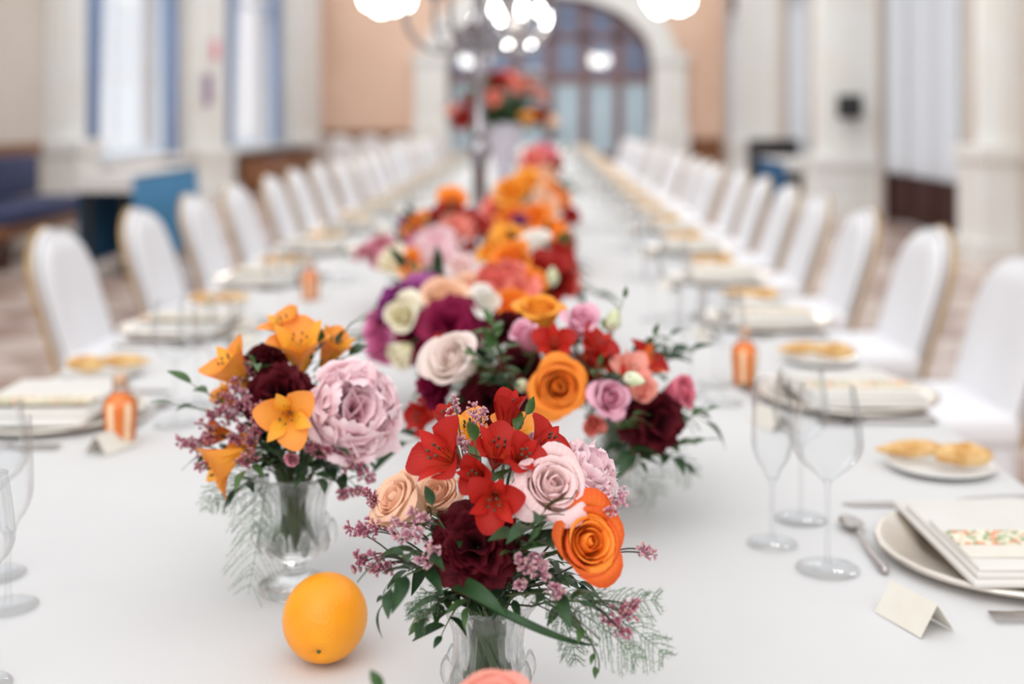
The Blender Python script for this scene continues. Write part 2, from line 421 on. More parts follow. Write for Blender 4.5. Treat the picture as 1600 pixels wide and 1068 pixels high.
# glazed arch: frame, mullions and each pane
d = root('door_1', (AX, YD + .1, 0), 'wide arched glass door in brown wood at the end of the hall', 'door', kind='structure')
b = MB(); fy0, fy1 = -.04, .06
b.box((-AR, fy0, 1.9), (AR, fy1, 2.12))
for i in range(NQ):
    q0, q1 = math.pi * i / NQ, math.pi * (i + 1) / NQ
    (xa, za), (xb, zb) = arch_pt(q0, -.12), arch_pt(q1, -.12); (xc, zc), (xd, zd) = arch_pt(q0), arch_pt(q1)
    v = [(x - AX, y, z) for y in (fy0, fy1) for (x, z) in ((xa, za), (xb, zb), (xd, zd), (xc, zc))]
    b.add(v, [(0, 1, 2, 3), (0, 4, 5, 1), (3, 2, 6, 7)])
put('door_frame', b.mesh('door_frame', False), M['wood_grey'], d)
NP = 6; pw = 2 * AR / NP
for i in range(NP + 1):
    x = -AR + i * pw
    put('mullion', MB().box((max(-AR, x - .1), fy0, 0), (min(AR, x + .1), fy1, 1.9)).mesh('mullion', False), M['wood_grey'], d)
    if i < NP:
        put('pane', MB().box((x + .1, 0, .35), (x + pw - .1, .015, 1.9)).mesh('pane', False), M['pane_pale'], d)
        put('kick_panel', MB().box((x + .1, -.02, 0), (x + pw - .1, .03, .35)).mesh('kick_panel', False), M['wood_grey'], d)
for i in range(NP):                                     # fan light: panes under the arch with a second transom
    x0, x1 = -AR + i * pw, -AR + (i + 1) * pw
    def top(x): return AS + (AT - AS) * math.sqrt(max(0, 1 - (x / AR) ** 2))
    for (za, zb) in ((2.12, 2.85), (3.0, 9.0)):
        pts = []
        for k in range(7):
            x = x0 + .12 + (pw - .24) * k / 6; pts.append((x, min(zb, top(x) - .1)))
        if max(p[1] for p in pts) <= za + .1: continue
        v = [(x, .005, za) for x, z in pts] + [(x, .005, max(za, z)) for x, z in pts]
        v += [(x, .02, z) for x, y, z in v]
        f = [(k, k + 1, k + 8, k + 7) for k in range(6)] + [(k + 14, k + 21, k + 22, k + 15) for k in range(6)] + [(k+7, k+8, k+22, k+21) for k in range(6)]
        put('pane', mesh('pane', v, f, smooth=False), M['pane_dark'], d)
    if i:
        put('mullion', MB().box((x0 - .12, fy0, 2.12), (x0 + .12, fy1, top(x0) - .02)).mesh('mullion', False), M['wood_grey'], d)
put('transom', MB().box((-AR * .9, fy0, 2.85), (AR * .9, fy1, 3.0)).mesh('transom', False), M['wood_grey'], d)
put('backing', MB().box((-AR, .08, 0), (AR, .1, AT)).mesh('backing', False), M['wood_grey'], d)

def wainscot(n, x0, x1, z1, label):
    b = MB().box((x0, YD - .05, 0), (x1, YD, z1)); b.box((x0, YD - .09, z1), (x1, YD, z1 + .06))
    struct('trim_%d' % n, b.mesh('trim', False), M['wood_mid'], label, 'wainscot')
wainscot(2, XL, AX - AR - .78, .78, 'brown wainscot under the salmon wall by the windows')
wainscot(3, AX + AR + .78, XR, .62, 'brown wainscot under the salmon wall by the doors')

def pilaster(n, side, y0, y1, dep, label, wide=.0, plinth=.95):
    b = MB()
    x = XL if side < 0 else XR
    def bx(d0, a, c, z0, z1):
        b.box((min(x, x - side * d0), a, z0), (max(x, x - side * d0), c, z1))
    bx(dep, y0, y1, plinth, HT - .5)
    bx(dep * .72, y0 - .12, y1 + .12, plinth, HT - .5)
    bx(dep + .1, y0 - .16, y1 + .16, 0.18, plinth - .08)
    bx(dep + .16, y0 - .22, y1 + .22, 0, .18)
    bx(dep + .14, y0 - .2, y1 + .2, plinth - .08, plinth + .04)
    bx(dep + .12, y0 - .2, y1 + .2, HT - .5, HT - .2)
    struct('trim_%d' % n, b.mesh('trim', False), M['pilaster'], label, 'pilaster')
pilaster(4, -1, 12.3, 12.62, .24, 'cream pilaster before the first draped window')
pilaster(5, -1, 16.9, 18.6, .16, 'wide ivory pier between the two draped windows', plinth=.7)
pilaster(6, -1, 23.6, 26.4, .2, 'ivory pilaster in the corner beyond the second draped window', plinth=.7)
pilaster(7, 1, 10.4, 10.75, .2, 'cream pilaster beside the near curtained door')
pilaster(8, 1, 14.75, 15.5, .55, 'wide ivory pier with the small black box', plinth=.7)
pilaster(9, 1, 20.8, 24.2, .14, 'long ivory pier beyond the second curtained door', plinth=.7)
# dado rails
for n, (x0, x1, y0, y1, s) in enumerate([(XL, XL + .05, YB, 12.0, 'window'), (XR - .05, XR, YB, 10.1, 'door')]):
    b = MB().box((x0, y0, .88), (x1, y1, .98)); 
    struct('trim_%d' % (10 + n), b.mesh('trim', False), M['wood_mid'] if n == 0 else M['wall_cream'], 'dado rail along the near wall on the %s side' % s, 'dado rail')
# a beam to carry the chandeliers
struct('trim_12', MB().box((XL, 16.8, 4.05), (XR, 17.2, HT)).mesh('trim', False), M['wall_white'], 'ivory beam across the hall carrying the lamps', 'beam')
struct('trim_13', MB().box((XL, 14.85, 4.05), (XR, 15.15, HT)).mesh('trim', False), M['wall_white'], 'second ivory beam across the hall nearer the table', 'beam')

def folded(y0, y1, z0, z1, x, amp, nf, inner=None, n=60, seed=0):
    """hanging cloth along Y; inner(zf) gives the fraction of the width still covered at height fraction zf"""
    rnd = random.Random(seed); ph = rnd.random() * 6
    nz = 14; v = []; uv = []
    for k in range(nz + 1):
        zf = k / nz; wdt = inner(zf) if inner else 1.0
        for i in range(n + 1):
            t = i / n
            v.append((x + amp * math.sin(t * nf * 2 * math.pi + ph) * (.75 + .25 * math.sin(5 * t + ph)), y0 + (y1 - y0) * t * wdt, z0 + (z1 - z0) * zf)); uv.append((t, zf))
    f = [(k*(n+1)+i, k*(n+1)+i+1, (k+1)*(n+1)+i+1, (k+1)*(n+1)+i) for k in range(nz) for i in range(n)]
    return mesh('cloth', v, f, uv)

for n, (y0, y1, z0, z1) in enumerate(LW):
    nm = ('first', 'second')[n]
    w = root('window_%d' % (n + 1), (XL - .06, (y0 + y1) / 2, z0), '%s tall bright window between blue drapes' % nm, 'window', kind='structure')
    hw = (y1 - y0) / 2; hh = z1 - z0
    b = MB().box((-.05, -hw, 0), (.05, -hw + .09, hh)).box((-.05, hw - .09, 0), (.05, hw, hh)).box((-.05, -hw + .09, 0), (.05, hw - .09, .1)).box((-.05, -hw + .09, hh - .1), (.05, hw - .09, hh))
    put('window_frame', b.mesh('window_frame', False), M['white_frame'], w)
    for q in (-.33, .33):
        put('mullion', MB().box((-.012, q * hw - .03, .1), (.012, q * hw + .03, hh - .1)).mesh('mullion', False), M['white_frame'], w)
    put('transom', MB().box((-.012, -hw + .09, 2.35), (.012, hw - .09, 2.45)).mesh('transom', False), M['white_frame'], w)
    ed = [-hw + .09, -.33 * hw - .05, -.33 * hw + .05, .33 * hw - .05, .33 * hw + .05, hw - .09]
    for k in range(3):
        for (za, zb) in ((.1, 2.35), (2.45, hh - .1)):
            put('pane', MB().box((-.006, ed[2*k], za), (.006, ed[2*k+1], zb)).mesh('pane', False), M['clear'], w)
    b = MB().box((0.0, -hw - .1, -.06), (.3, hw + .1, 0)); put('window_sill', b.mesh('window_sill', False), M['wall_white'], w)
    far_in = lambda z: .24 + .42 * max(0, min(1, (z - .05) / .75)) ** 1.3
    wd = .42 if n == 0 else .5
    f1 = put('blue_drape', folded(y0 - .35, y0 + hw * .85, .2, 3.95, XL + .07, .05, 6, inner=lambda z: .2 + .22 * z ** 1.2, seed=n), M['drape'])
    tag(f1, 'blue drape hanging at the near edge of the %s bright window' % nm, 'drape', 'blue window drapes')
    f2 = put('blue_drape', folded(y1 + .35, y1 - hw * .85, .2, 3.95, XL + .07, .05, 6, inner=lambda z: .26 + .22 * z ** 1.2, seed=n + 5), M['drape'])
    tag(f2, 'blue drape hanging at the far edge of the %s bright window' % nm, 'drape', 'blue window drapes')

for n, (y0, y1, z0, z1) in enumerate(RW):
    nm = ('nearest wide', 'second', 'narrow last')[n]
    w = root('door_%d' % (n + 2), (XR + .15, (y0 + y1) / 2, 0), '%s mahogany door with sheer curtains in the side wall' % nm, 'door', kind='structure')
    hw = (y1 - y0) / 2
    b = MB().box((-.08, -hw, 0), (.08, -hw + .14, z1)).box((-.08, hw - .14, 0), (.08, hw, z1)).box((-.08, -hw + .14, z1 - .9), (.08, hw - .14, z1))
    put('door_frame', b.mesh('door_frame', False), M['wood'], w)
    nl = 3 if n == 0 else 2
    lw = (2 * hw - .28) / nl
    for k in range(nl):
        a = -hw + .14 + k * lw
        lf = put('door_leaf', MB().box((-.04, a + .01, 0.02), (.04, a + lw - .01, .6)).box((-.04, a + .01, .6), (.04, a + .08, z1 - .9)).box((-.04, a + lw - .08, .6), (.04, a + lw - .01, z1 - .9)).mesh('door_leaf', False), M['wood'], w)
        put('raised_panel', MB().box((-.06, a + .14, .12), (-.04, a + lw - .14, .52)).mesh('raised_panel', False), M['wood'], lf)
        put('pane', MB().box((-.005, a + .08, .6), (.005, a + lw - .08, z1 - .9)).mesh('pane', False), M['water'], lf)
        s = put('sheer_curtain', folded(w.location.y + a + .03, w.location.y + a + lw - .03, .58, 3.35, XR + .03, .022, 4, n=40, seed=k + n * 7), M['sheer'])
        tag(s, 'sheer white curtain on the %s leaf of the %s mahogany door' % (ORD[k], nm), 'curtain', 'sheer door curtains')
# things on the walls
t = root('wall_speaker', (3.69, 14.47, 1.34), 'small black box speaker on the ivory pier', 'speaker')
put('housing', rbox('housing', .28, .14, .28, .02, z0=False), M['black'], t)
put('bracket', MB().box((-.03, .07, -.03), (.03, .18, .03)).mesh('bracket', False), M['black'], t)
for (y, z, c, c2, w_, h_, lb) in [(17.75, 2.18, (216, 92, 124), (232, 140, 160), .42, .34, 'small pink framed print on the ivory pier'),
                                  (17.35, 1.6, (150, 100, 140), (120, 112, 150), .55, .52, 'mauve and grey framed print below the pink one')]:
    t = root('framed_print', (XL + .19, y, z), lb, 'picture')
    put('picture_frame', rbox('picture_frame', .05, w_, h_, .01, z0=False), M['wall_white'], t)
    put('print', MB().box((.026, -w_ * .42, -h_ * .42), (.032, w_ * .42, h_ * .42)).mesh('print', False), pbr('print', c, .5, c2=c2, scale=7), t)

# lamps
def globe_lamp(x, y, z, label):
    t = root('globe_chandelier', (x, y, 4.05), label, 'lamp', 'opal globe chandeliers')
    put('rod', MB().tube([(0, 0, 0), (0, 0, z - 4.05 + .3)], .018).mesh('rod'), M['silver'], t)
    put('hub', MB().lathe([(0, -.1), (.06, -.07), (.08, 0), (.05, .07), (0, .1)], 16, c=(0, 0, z - 3.75)).mesh('hub'), M['silver'], t)
    prof = [(.001 + .13 * math.sin(math.pi * i / 12), -.13 * math.cos(math.pi * i / 12)) for i in range(13)]
    for k in range(4):
        q = k * math.pi / 2 + .5; c = (.24 * math.cos(q), .24 * math.sin(q), z - 4.05 + (.0 if k % 2 else .06))
        put('arm', MB().tube([(0, 0, z - 3.75), (c[0] * .6, c[1] * .6, z - 3.67), (c[0], c[1], c[2] + .13)], .012).mesh('arm'), M['silver'], t)
        put('opal_globe', MB().lathe(prof, 16, c=c).mesh('opal_globe'), M['opal'], t)
globe_lamp(-2.13, 17, 2.78, 'cluster of glowing white globes hanging on the window side')
globe_lamp(1.81, 17, 2.78, 'cluster of glowing white globes hanging on the door side')
struct('trim_14', MB().box((XL, 10.3, 4.05), (XR, 10.7, HT)).mesh('trim', False), M['wall_white'], 'third ivory beam across the hall above the near chairs', 'beam')
globe_lamp(-2.13, 10.5, 3.1, 'added unseen cluster of white globes above the near window side chairs')  # out of view, added to brighten the side walls
globe_lamp(1.81, 10.5, 3.1, 'added unseen cluster of white globes above the near door side chairs')  # its unseen twin, also added for light on the walls
t = root('crystal_chandelier', (-.3, 15, 4.05), 'crystal chandelier sparkling over the middle of the table', 'chandelier')
put('rod', MB().tube([(0, 0, 0), (0, 0, -1.75)], .02).mesh('rod'), M['silver'], t)
put('body', MB().lathe([(0, -2.1), (.05, -2.05), (.1, -1.97), (.05, -1.89), (.09, -1.8), (.14, -1.7), (.05, -1.6), (.03, -1.45)], 16).mesh('body'), M['silver'], t)
bulb = MB().lathe([(.0, -.05), (.03, -.035), (.04, 0), (.028, .045), (0, .09)], 12).mesh('bulb')
drop = MB().lathe([(0, -.04), (.016, -.015), (.01, .02), (0, .045)], 6).mesh('crystal_drop', False)
for k in range(10):
    q = k * math.pi / 5; r = .5 if k % 2 else .3; z = -1.67 if k % 2 else -1.53
    c = np.array((r * math.cos(q), r * math.sin(q), z))
    put('arm', MB().tube([(0, 0, -1.75), (c[0] * .5, c[1] * .5, z - .2), (c[0], c[1], z - .06)], .012, 6).mesh('arm'), M['silver'], t)
    put('bulb', bulb, M['opal'], t, tuple(c))
    if k % 2: o_ = put('bulb', bulb, M['opal'], t, (c[0] * .5, c[1] * .5, -1.98)); o_.scale = (.6, .6, .6)
    put('crystal_drop', drop, M['crystal'], t, (c[0], c[1], z - .14)); put('crystal_drop', drop, M['crystal'], t, (c[0] * .6, c[1] * .6, z - .28))

# side furniture
def cloth_table(name, x0, x1, y0, y1, z, mat, label, skirt_side):
    t = root(name, ((x0 + x1) / 2, (y0 + y1) / 2, 0), label, 'side table')
    w, l = (x1 - x0) / 2, (y1 - y0) / 2
    put('tabletop', MB().box((-w, -l, z - .05), (w, l, z - .02)).mesh('tabletop', False), M['wood'], t)
    for sx in (-1, 1):
        for sy in (-1, 1):
            put('leg', MB().box((sx * (w - .06) - .025, sy * (l - .06) - .025, 0), (sx * (w - .06) + .025, sy * (l - .06) + .025, z - .05)).mesh('leg', False), M['black'], t)
    # runner over the top, falling down both long sides
    n = 40; prof = [(-w - .015, .06), (-w - .012, z * .5), (-w - .006, z - .03), (-w + .02, z)]
    full = prof + [(-x, zz) for x, zz in prof[::-1]]
    v = []; uv = []
    for (x, zz) in full:
        for i in range(n + 1):
            y = -l + 2 * l * i / n; k = max(0, 1 - zz / z)
            v.append((x + math.copysign(.03, x) * k * math.sin(i * 1.3), y, zz)); uv.append((i / n, zz))
    f = [(a*(n+1)+i, a*(n+1)+i+1, (a+1)*(n+1)+i+1, (a+1)*(n+1)+i) for a in range(len(full)-1) for i in range(n)]
    put('skirt', mesh('skirt', v, f, uv), mat, t)
    put('top_cloth', MB().box((-w - .012, -l - .012, z), (w + .012, l + .012, z + .012)).box((-w - .012, -l - .012, z - .12), (w + .012, -l - .006, z)).mesh('top_cloth', False), M['cloth'], t)
cloth_table('skirted_side_table', -3.6, -3.19, 9.5, 11.3, .775, M['blue'], 'side table with a blue skirt and white top by the first window', 1)
cloth_table('skirted_side_table', 3.25, 3.8, 15.95, 18.0, .6, M['navy'], 'side table with a teal blue skirt by the curtained doors', -1)
t = root('black_cabinet', (3.55, 18.5, 0), 'black cabinet standing behind the teal skirted table', 'cabinet')
put('body', rbox('body', .7, .5, .86, .015), M['black'], t); put('door', rbox('door', .6, .02, .7, .006), M['black'], t, (0, -.262, .08))
put('knob', MB().lathe([(0, -.02), (.015, -.01), (.015, .01), (0, .02)], 10).mesh('knob'), M['silver'], t, (.22, -.285, .5))
t = root('upholstered_bench', (-4.5, 10.6, 0), 'navy upholstered bench against the beige wall', 'bench')
put('seat', rbox('seat', .55, 1.9, .14, .04), M['indigo'], t, (0, 0, .36)); put('backrest', rbox('backrest', .12, 1.9, .38, .04), M['indigo'], t, (-.3, 0, .5))
put('seat_rail', rbox('seat_rail', .52, 1.86, .1, .01), M['wood_mid'], t, (0, 0, .26))
for sx in (-.2, .2):
    for sy in (-.85, .85):
        put('leg', rbox('leg', .06, .06, .27, .008), M['wood'], t, (sx, sy, 0))
def sideboard(y0, y1, label):
    t = root('low_sideboard', (-4.45, (y0 + y1) / 2, 0), label, 'sideboard')
    l = y1 - y0
    put('body', rbox('body', .42, l, .5, .01), M['wood_mid'], t, (0, 0, .06)); put('top', rbox('top', .46, l + .06, .04, .008), M['wood'], t, (0, 0, .56))
    put('plinth', rbox('plinth', .36, l - .1, .06, .004), M['wood'], t)
    for k in range(3):
        dd = put('door', rbox('door', .02, l / 3 - .05, .42, .004), M['wood_mid'], t, (.22, -l / 2 + l / 6 + k * l / 3, .1))
        put('knob', MB().lathe([(0, -.012), (.012, 0), (0, .012)], 8).mesh('knob'), M['silver'], dd, (.022, l / 8, .22))
sideboard(18.9, 20.6, 'low walnut sideboard under the second window'); sideboard(21.4, 23.2, 'low walnut sideboard nearer the far corner')

# ------------------------------------------------------------------ the long table
TX0, TX1, TY0, TY1 = -0.993, 0.705, 0.42, 19.2
t = root('banquet_table', ((TX0 + TX1) / 2, (TY0 + TY1) / 2, 0), 'long banquet table hidden under the white tablecloth', 'table')
hw, hl = (TX1 - TX0) / 2 - .01, (TY1 - TY0) / 2 - .01
put('tabletop', MB().box((-hw, -hl, TZ - .035), (hw, hl, TZ - .006)).mesh('tabletop', False), M['wood_mid'], t)
leg = MB().box((-.03, -.03, 0), (.03, .03, TZ - .035)).mesh('leg', False)
for k in range(9):
    for s in (-1, 1):
        put('leg', leg, M['black'], t, (s * (hw - .2), -hl + .2 + k * (2 * hl - .4) / 8, 0))

rnd = random.Random(4)
prof = [(TX0 - .035, .1), (TX0 - .03, .3), (TX0 - .022, .5), (TX0 - .012, .68), (TX0 - .006, TZ - .01), (TX0 + .006, TZ)]
NXT = 44
prof += [(TX0 + .006 + (TX1 - TX0 - .012) * i / NXT, TZ) for i in range(1, NXT)]
prof += [(TX1 - .006, TZ), (TX1 + .006, TZ - .01), (TX1 + .012, .68), (TX1 + .022, .5), (TX1 + .03, .3), (TX1 + .035, .1)]
NY = 380; v = []; uv = []
ys = [TY0 + (TY1 - TY0) * (i / NY) ** 1.7 for i in range(NY + 1)]
for (x, z) in prof:
    for i, y in enumerate(ys):
        dz = 0; dx = 0
        if z == TZ:
            # soft ironing creases and slight waves of the linen, never below the board
            dz = .0006 * (math.sin(3.1 * y + 5 * x) + math.sin(7.3 * x - 2.2 * y)) - .0014
            for cx in (-.45, -.03, .36): dz += .0016 * math.exp(-((x - cx) / .012) ** 2)
            for cy in (1.62, 2.6, 3.6, 5): dz += .0016 * math.exp(-((y - cy) / .014) ** 2)
        else:
            k = (TZ - z) / TZ; dx = math.copysign(.03, x + .14) * k * (math.sin(9 * y) + .5 * math.sin(23 * y))
        v.append((x + dx, y, z + dz)); uv.append((x, y))
n = NY + 1
f = [(a*n+i, (a+1)*n+i, (a+1)*n+i+1, a*n+i+1) for a in range(len(prof)-1) for i in range(NY)]
tag(put('tablecloth', mesh('tablecloth', v, f, uv), M['cloth']), 'white linen tablecloth covering the long banquet table', 'tablecloth')

# ------------------------------------------------------------------ chairs
def chair_proto():
    """origin on the floor under the back; faces +X"""
    t = root('covered_chair', (0, 0, 0), '-', 'chair', 'white covered banquet chairs')
    # arched, reclined back cover with thickness
    n, nz = 20, 16; H0, H1, WD = .40, .885, .44
    def half(z):
        k = (z - H0) / (H1 - H0); base = WD / 2 * (.96 + .04 * k)
        return base * (1 - max(0, (k - .52) / .48) ** 2.6) ** .55 if k > .52 else base
    def xo(z): return .05 - (z - H0) * .3
    b = MB(); rows = []
    for sgn in (1, -1):
        g = []
        for k in range(nz + 1):
            kk = 1 - (1 - k / nz) ** 1.5; z = H0 + (H1 - H0) * min(kk, .9995)
            for i in range(n + 1):
                u = -1 + 2 * i / n; hwid = half(z)
                th = .045 * (1 - abs(u) ** 4) ** .5 * min(1, (1 - kk) * 6 + .25) + .003
                g.append((xo(z) + sgn * th + .025 * (u * u) * 1.0, u * hwid, z))
        ff = [(a*(n+1)+i, a*(n+1)+i+1, (a+1)*(n+1)+i+1, (a+1)*(n+1)+i) for a in range(nz) for i in range(n)]
        b.add(g, ff if sgn > 0 else [x[::-1] for x in ff])
    put('back_cover', b.mesh('back_cover'), M['cover'], t)
    # gilt rail that shows behind the cover's edge
    pts = []
    for k in range(41):
        q = k / 40
        if q < .3: z = H0 + (H1 - H0) * .5 * q / .3; y = -half(z)
        elif q > .7: z = H0 + (H1 - H0) * .5 * (1 - q) / .3; y = half(z)
        else:
            a = math.pi * (q - .3) / .4; z = H0 + (H1 - H0) * (.5 + .5 * math.sin(a)); y = -half(min(z, H1 - .0005)) * (1 if a < math.pi / 2 else -1) * (1 if abs(a - math.pi / 2) > .05 else 0)
        pts.append((xo(z) - .012, y * 1.005, z))
    put('back_rail', MB().tube(pts, .0075, 6).mesh('back_rail'), M['gold'], t)
    put('seat_cover', rbox('seat_cover', .42, .45, .09, .03), M['cover'], t, (.25, 0, .40))
    b = MB(); m_ = 48; v = []
    for (zz, s) in ((.42, 1.0), (.28, .97), (.12, 1.0)):
        for i in range(m_):
            q = 2 * math.pi * i / m_; c, s_ = math.cos(q), math.sin(q)
            e = .215 * s / max(abs(c), abs(s_)) ** .85; v.append((.26 + e * c * (1 + .03 * math.sin(6 * q)), e * s_ * (1 + .03 * math.cos(8 * q)), zz))
    b.add(v, [(a*m_+i, a*m_+(i+1)%m_, (a+1)*m_+(i+1)%m_, (a+1)*m_+i) for a in range(2) for i in range(m_)])
    put('skirt_cover', b.mesh('skirt_cover'), M['cover'], t)
    lg = MB().tube([(0, 0, 0), (0, 0, .4)], [.012, .016], 8).mesh('leg')
    for (x, y) in ((.08, -.18), (.08, .18), (.44, -.18), (.44, .18)):
        put('leg', lg, M['gold'], t, (x, y, 0))
    return t
proto = chair_proto(); used = [False]
def place_chair(x, y, rz, label):
    o = copy_tree(proto) if used[0] else proto
    used[0] = True
    o.location = (x, y, 0); o.rotation_euler = (0, 0, rz); o['label'] = label
    return o
rnd = random.Random(11)
LCX, RCX = -1.70 + .10, 1.34 - .06
for i in range(18):
    place_chair(LCX + rnd.uniform(-.02, .02), 4.18 + .84 * i, rnd.uniform(-.04, .04), 'white covered chair on the window side, %s along from the viewer' % ORD[i])
for i in range(20):
    place_chair(RCX + rnd.uniform(-.02, .02), 3.41 + .807 * i, math.pi + rnd.uniform(-.04, .04), 'white covered chair on the door side, %s along from the viewer' % ORD[i])
# a second, shorter white table far at the back with its chairs
t = root('clothed_table', (-2.6, 21.6, 0), 'distant white clothed table beyond the row of chairs', 'table')
put('tabletop', rbox('tabletop', 2.0, .9, .03, .005), M['wood_mid'], t, (0, 0, .71))
b = MB(); v = []; m_ = 80
for (zz, s) in ((.752, .0), (.752, .985), (.745, 1.0), (.4, 1.01), (.015, 1.03)):
    for i in range(m_):
        q = 2 * math.pi * i / m_; c, s_ = math.cos(q), math.sin(q); e = s / max(abs(c), abs(s_)) * (1 + (.012 * math.sin(20 * q) if zz < .5 else 0))
        v.append((1.02 * e * c, .47 * e * s_, zz))
b.add(v, [(a*m_+i, a*m_+(i+1)%m_, (a+1)*m_+(i+1)%m_, (a+1)*m_+i) for a in range(4) for i in range(m_)])
put('cloth', b.mesh('cloth'), M['cloth'], t)
for i in range(4):
    place_chair(-3.35 + i * .5, 20.55, math.pi / 2, 'white covered chair at the distant clothed table, %s from the windows' % ORD[i])

# ------------------------------------------------------------------ place settings
def lathe_mesh(name, prof, n=40, mod=None):
    return MB().lathe(prof, n, mod).mesh(name)
charger_m = lathe_mesh('charger', [(0, .004), (.1, .004), (.108, .006), (.118, .011), (.15, .014), (.158, .017), (.163, .0165), (.165, .014), (.163, .011), (.15, .009), (.118, .005), (.108, .001), (0, .0005)], 64,
                       lambda q, z: 1 + (.004 * math.cos(24 * q) if z > .0135 else 0))
bplate_m = lathe_mesh('bread_plate', [(0, .004), (.048, .004), (.055, .006), (.075, .011), (.08, .0125), (.0805, .011), (.075, .008), (.055, .003), (.045, 0), (0, 0)], 48)
def roll_mesh(name, L, Wd, Hh, point, seed):
    r = random.Random(seed); v = []; uv = []; n, k = 14, 18
    ph = [r.random() * 6 for _ in range(4)]
    for i in range(k + 1):
        t = i / k; s = math.sin(math.pi * min(max(t, .001), .999)) ** point
        for j in range(n):
            q = 2 * math.pi * j / n
            rr = s * (1 + .07 * math.sin(9 * t + ph[0] + 2 * q) + .05 * math.sin(17 * t + 3 * q + ph[1]))
            z = math.sin(q) * Hh / 2 * rr
            v.append(((t - .5) * L, math.cos(q) * Wd / 2 * rr + .004 * math.sin(5 * t + ph[2]), z + Hh / 2)); uv.append((j / n, t))
    f = [(i*n+j, i*n+(j+1)%n, (i+1)*n+(j+1)%n, (i+1)*n+j) for i in range(k) for j in range(n)]
    return mesh(name, v, f, uv)
roll_a = roll_mesh('bread_stick', .125, .034, .026, .75, 1)
roll_b = roll_mesh('bread_roll', .088, .042, .034, .42, 2)
nap_m = []
for (sx, sy, sz, z, dx, dy) in ((.212, .285, .008, .0, 0, 0), (.206, .24, .007, .008, .002, -.018), (.2, .16, .006, .015, .002, -.056)):
    nap_m.append((rbox('fold', sx, sy, sz, min(.0035, sz * .48), 3, fn=lambda c: (c.x, c.y, c.z + .0012 * math.sin(30 * c.y + 12 * c.x) * (1 if c.z > .003 else 0))), (dx, dy, z)))
def band_mat():
    m, nt, out = newmat('floral_print')
    b_ = nt.nodes.new('ShaderNodeBsdfPrincipled'); b_.inputs['Roughness'].default_value = .7
    tc = nt.nodes.new('ShaderNodeTexCoord'); vo = nt.nodes.new('ShaderNodeTexVoronoi'); vo.inputs['Scale'].default_value = 190
    nt.links.new(tc.outputs['Object'], vo.inputs['Vector'])
    hs = nt.nodes.new('ShaderNodeSeparateColor'); nt.links.new(vo.outputs['Color'], hs.inputs[0])
    r = ramp(nt, [(.0, lin((240, 232, 212))), (.42, lin((238, 228, 205))), (.44, lin((238, 150, 110))), (.64, lin((226, 120, 96))), (.66, lin((150, 168, 120))), (1, lin((236, 226, 200)))])
    r.color_ramp.interpolation = 'CONSTANT'
    nt.links.new(hs.outputs[0], r.inputs[0]); nt.links.new(r.outputs[0], b_.inputs['Base Color']); nt.links.new(b_.outputs[0], out.inputs[0]); return m
M['print'] = band_mat()
band_m = MB().box((-.095, -.022, 0), (.101, .022, .0012)).mesh('menu_card', False)
card_m = MB().box((-.095, -.06, 0), (.101, .022, .001)).mesh('card', False)
# cutlery
def knife_meshes():
    v = []; o = [(0, .0), (.012, .0105), (.06, .011), (.105, .008), (.118, .0)]
    b = MB()
    for z in (0, .0018):
        for x, y in o: v.append((x, y, z))
        for x, y in o[::-1]: v.append((x, -.004 if 0 < y else 0, z))
    k = 10
    f = [tuple(range(k))[::-1], tuple(range(k, 2 * k))] + [(i, (i + 1) % k, k + (i + 1) % k, k + i) for i in range(k)]
    bl = b.add(v, f).mesh('blade', False)
    hd = MB().tube([(-.1, 0, .004), (-.09, 0, .004), (-.05, 0, .004), (-.01, 0, .003), (.004, 0, .002)], [.004, .0065, .0055, .0042, .003], 10).mesh('handle')
    return bl, hd
kb, kh = knife_meshes()
def fork_meshes():
    hd = MB().tube([(-.11, 0, .004), (-.1, 0, .004), (-.05, 0, .004), (0, 0, .006), (.02, 0, .005)], [.004, .006, .0045, .003, .0035], 10).mesh('handle')
    b = MB()
    for i in range(7):
        pass
    b.add([(.018, -.004, .004), (.018, .004, .004), (.04, .011, .003), (.055, .0115, .004), (.055, -.0115, .004), (.04, -.011, .003)], [(0, 5, 2, 1), (5, 4, 3, 2)])
    tn = [MB().box((.054, y - .0016, .0032), (.095, y + .0016, .0048)).mesh('tine', False) for y in (-.0098, -.0033, .0033, .0098)]
    return hd, b.mesh('head', False), tn
fh, fd, ft = fork_meshes()
spoon_bowl = None
b = MB(); v = []
for i in range(9):
    for j in range(16):
        q = 2 * math.pi * j / 16; r = i / 8
        v.append((.075 + .026 * r * math.cos(q), .0155 * r * math.sin(q) * (1 - .12 * math.cos(q)), .0022 + .007 * r * r))
b.add(v, [(i*16+j, i*16+(j+1)%16, (i+1)*16+(j+1)%16, (i+1)*16+j) for i in range(8) for j in range(16)])
spoon_bowl = b.mesh('bowl')
spoon_h = MB().tube([(-.085, 0, .0045), (-.075, 0, .0045), (-.03, 0, .0045), (.03, 0, .008), (.052, 0, .0085)], [.0035, .0058, .0042, .0026, .003], 10).mesh('handle')
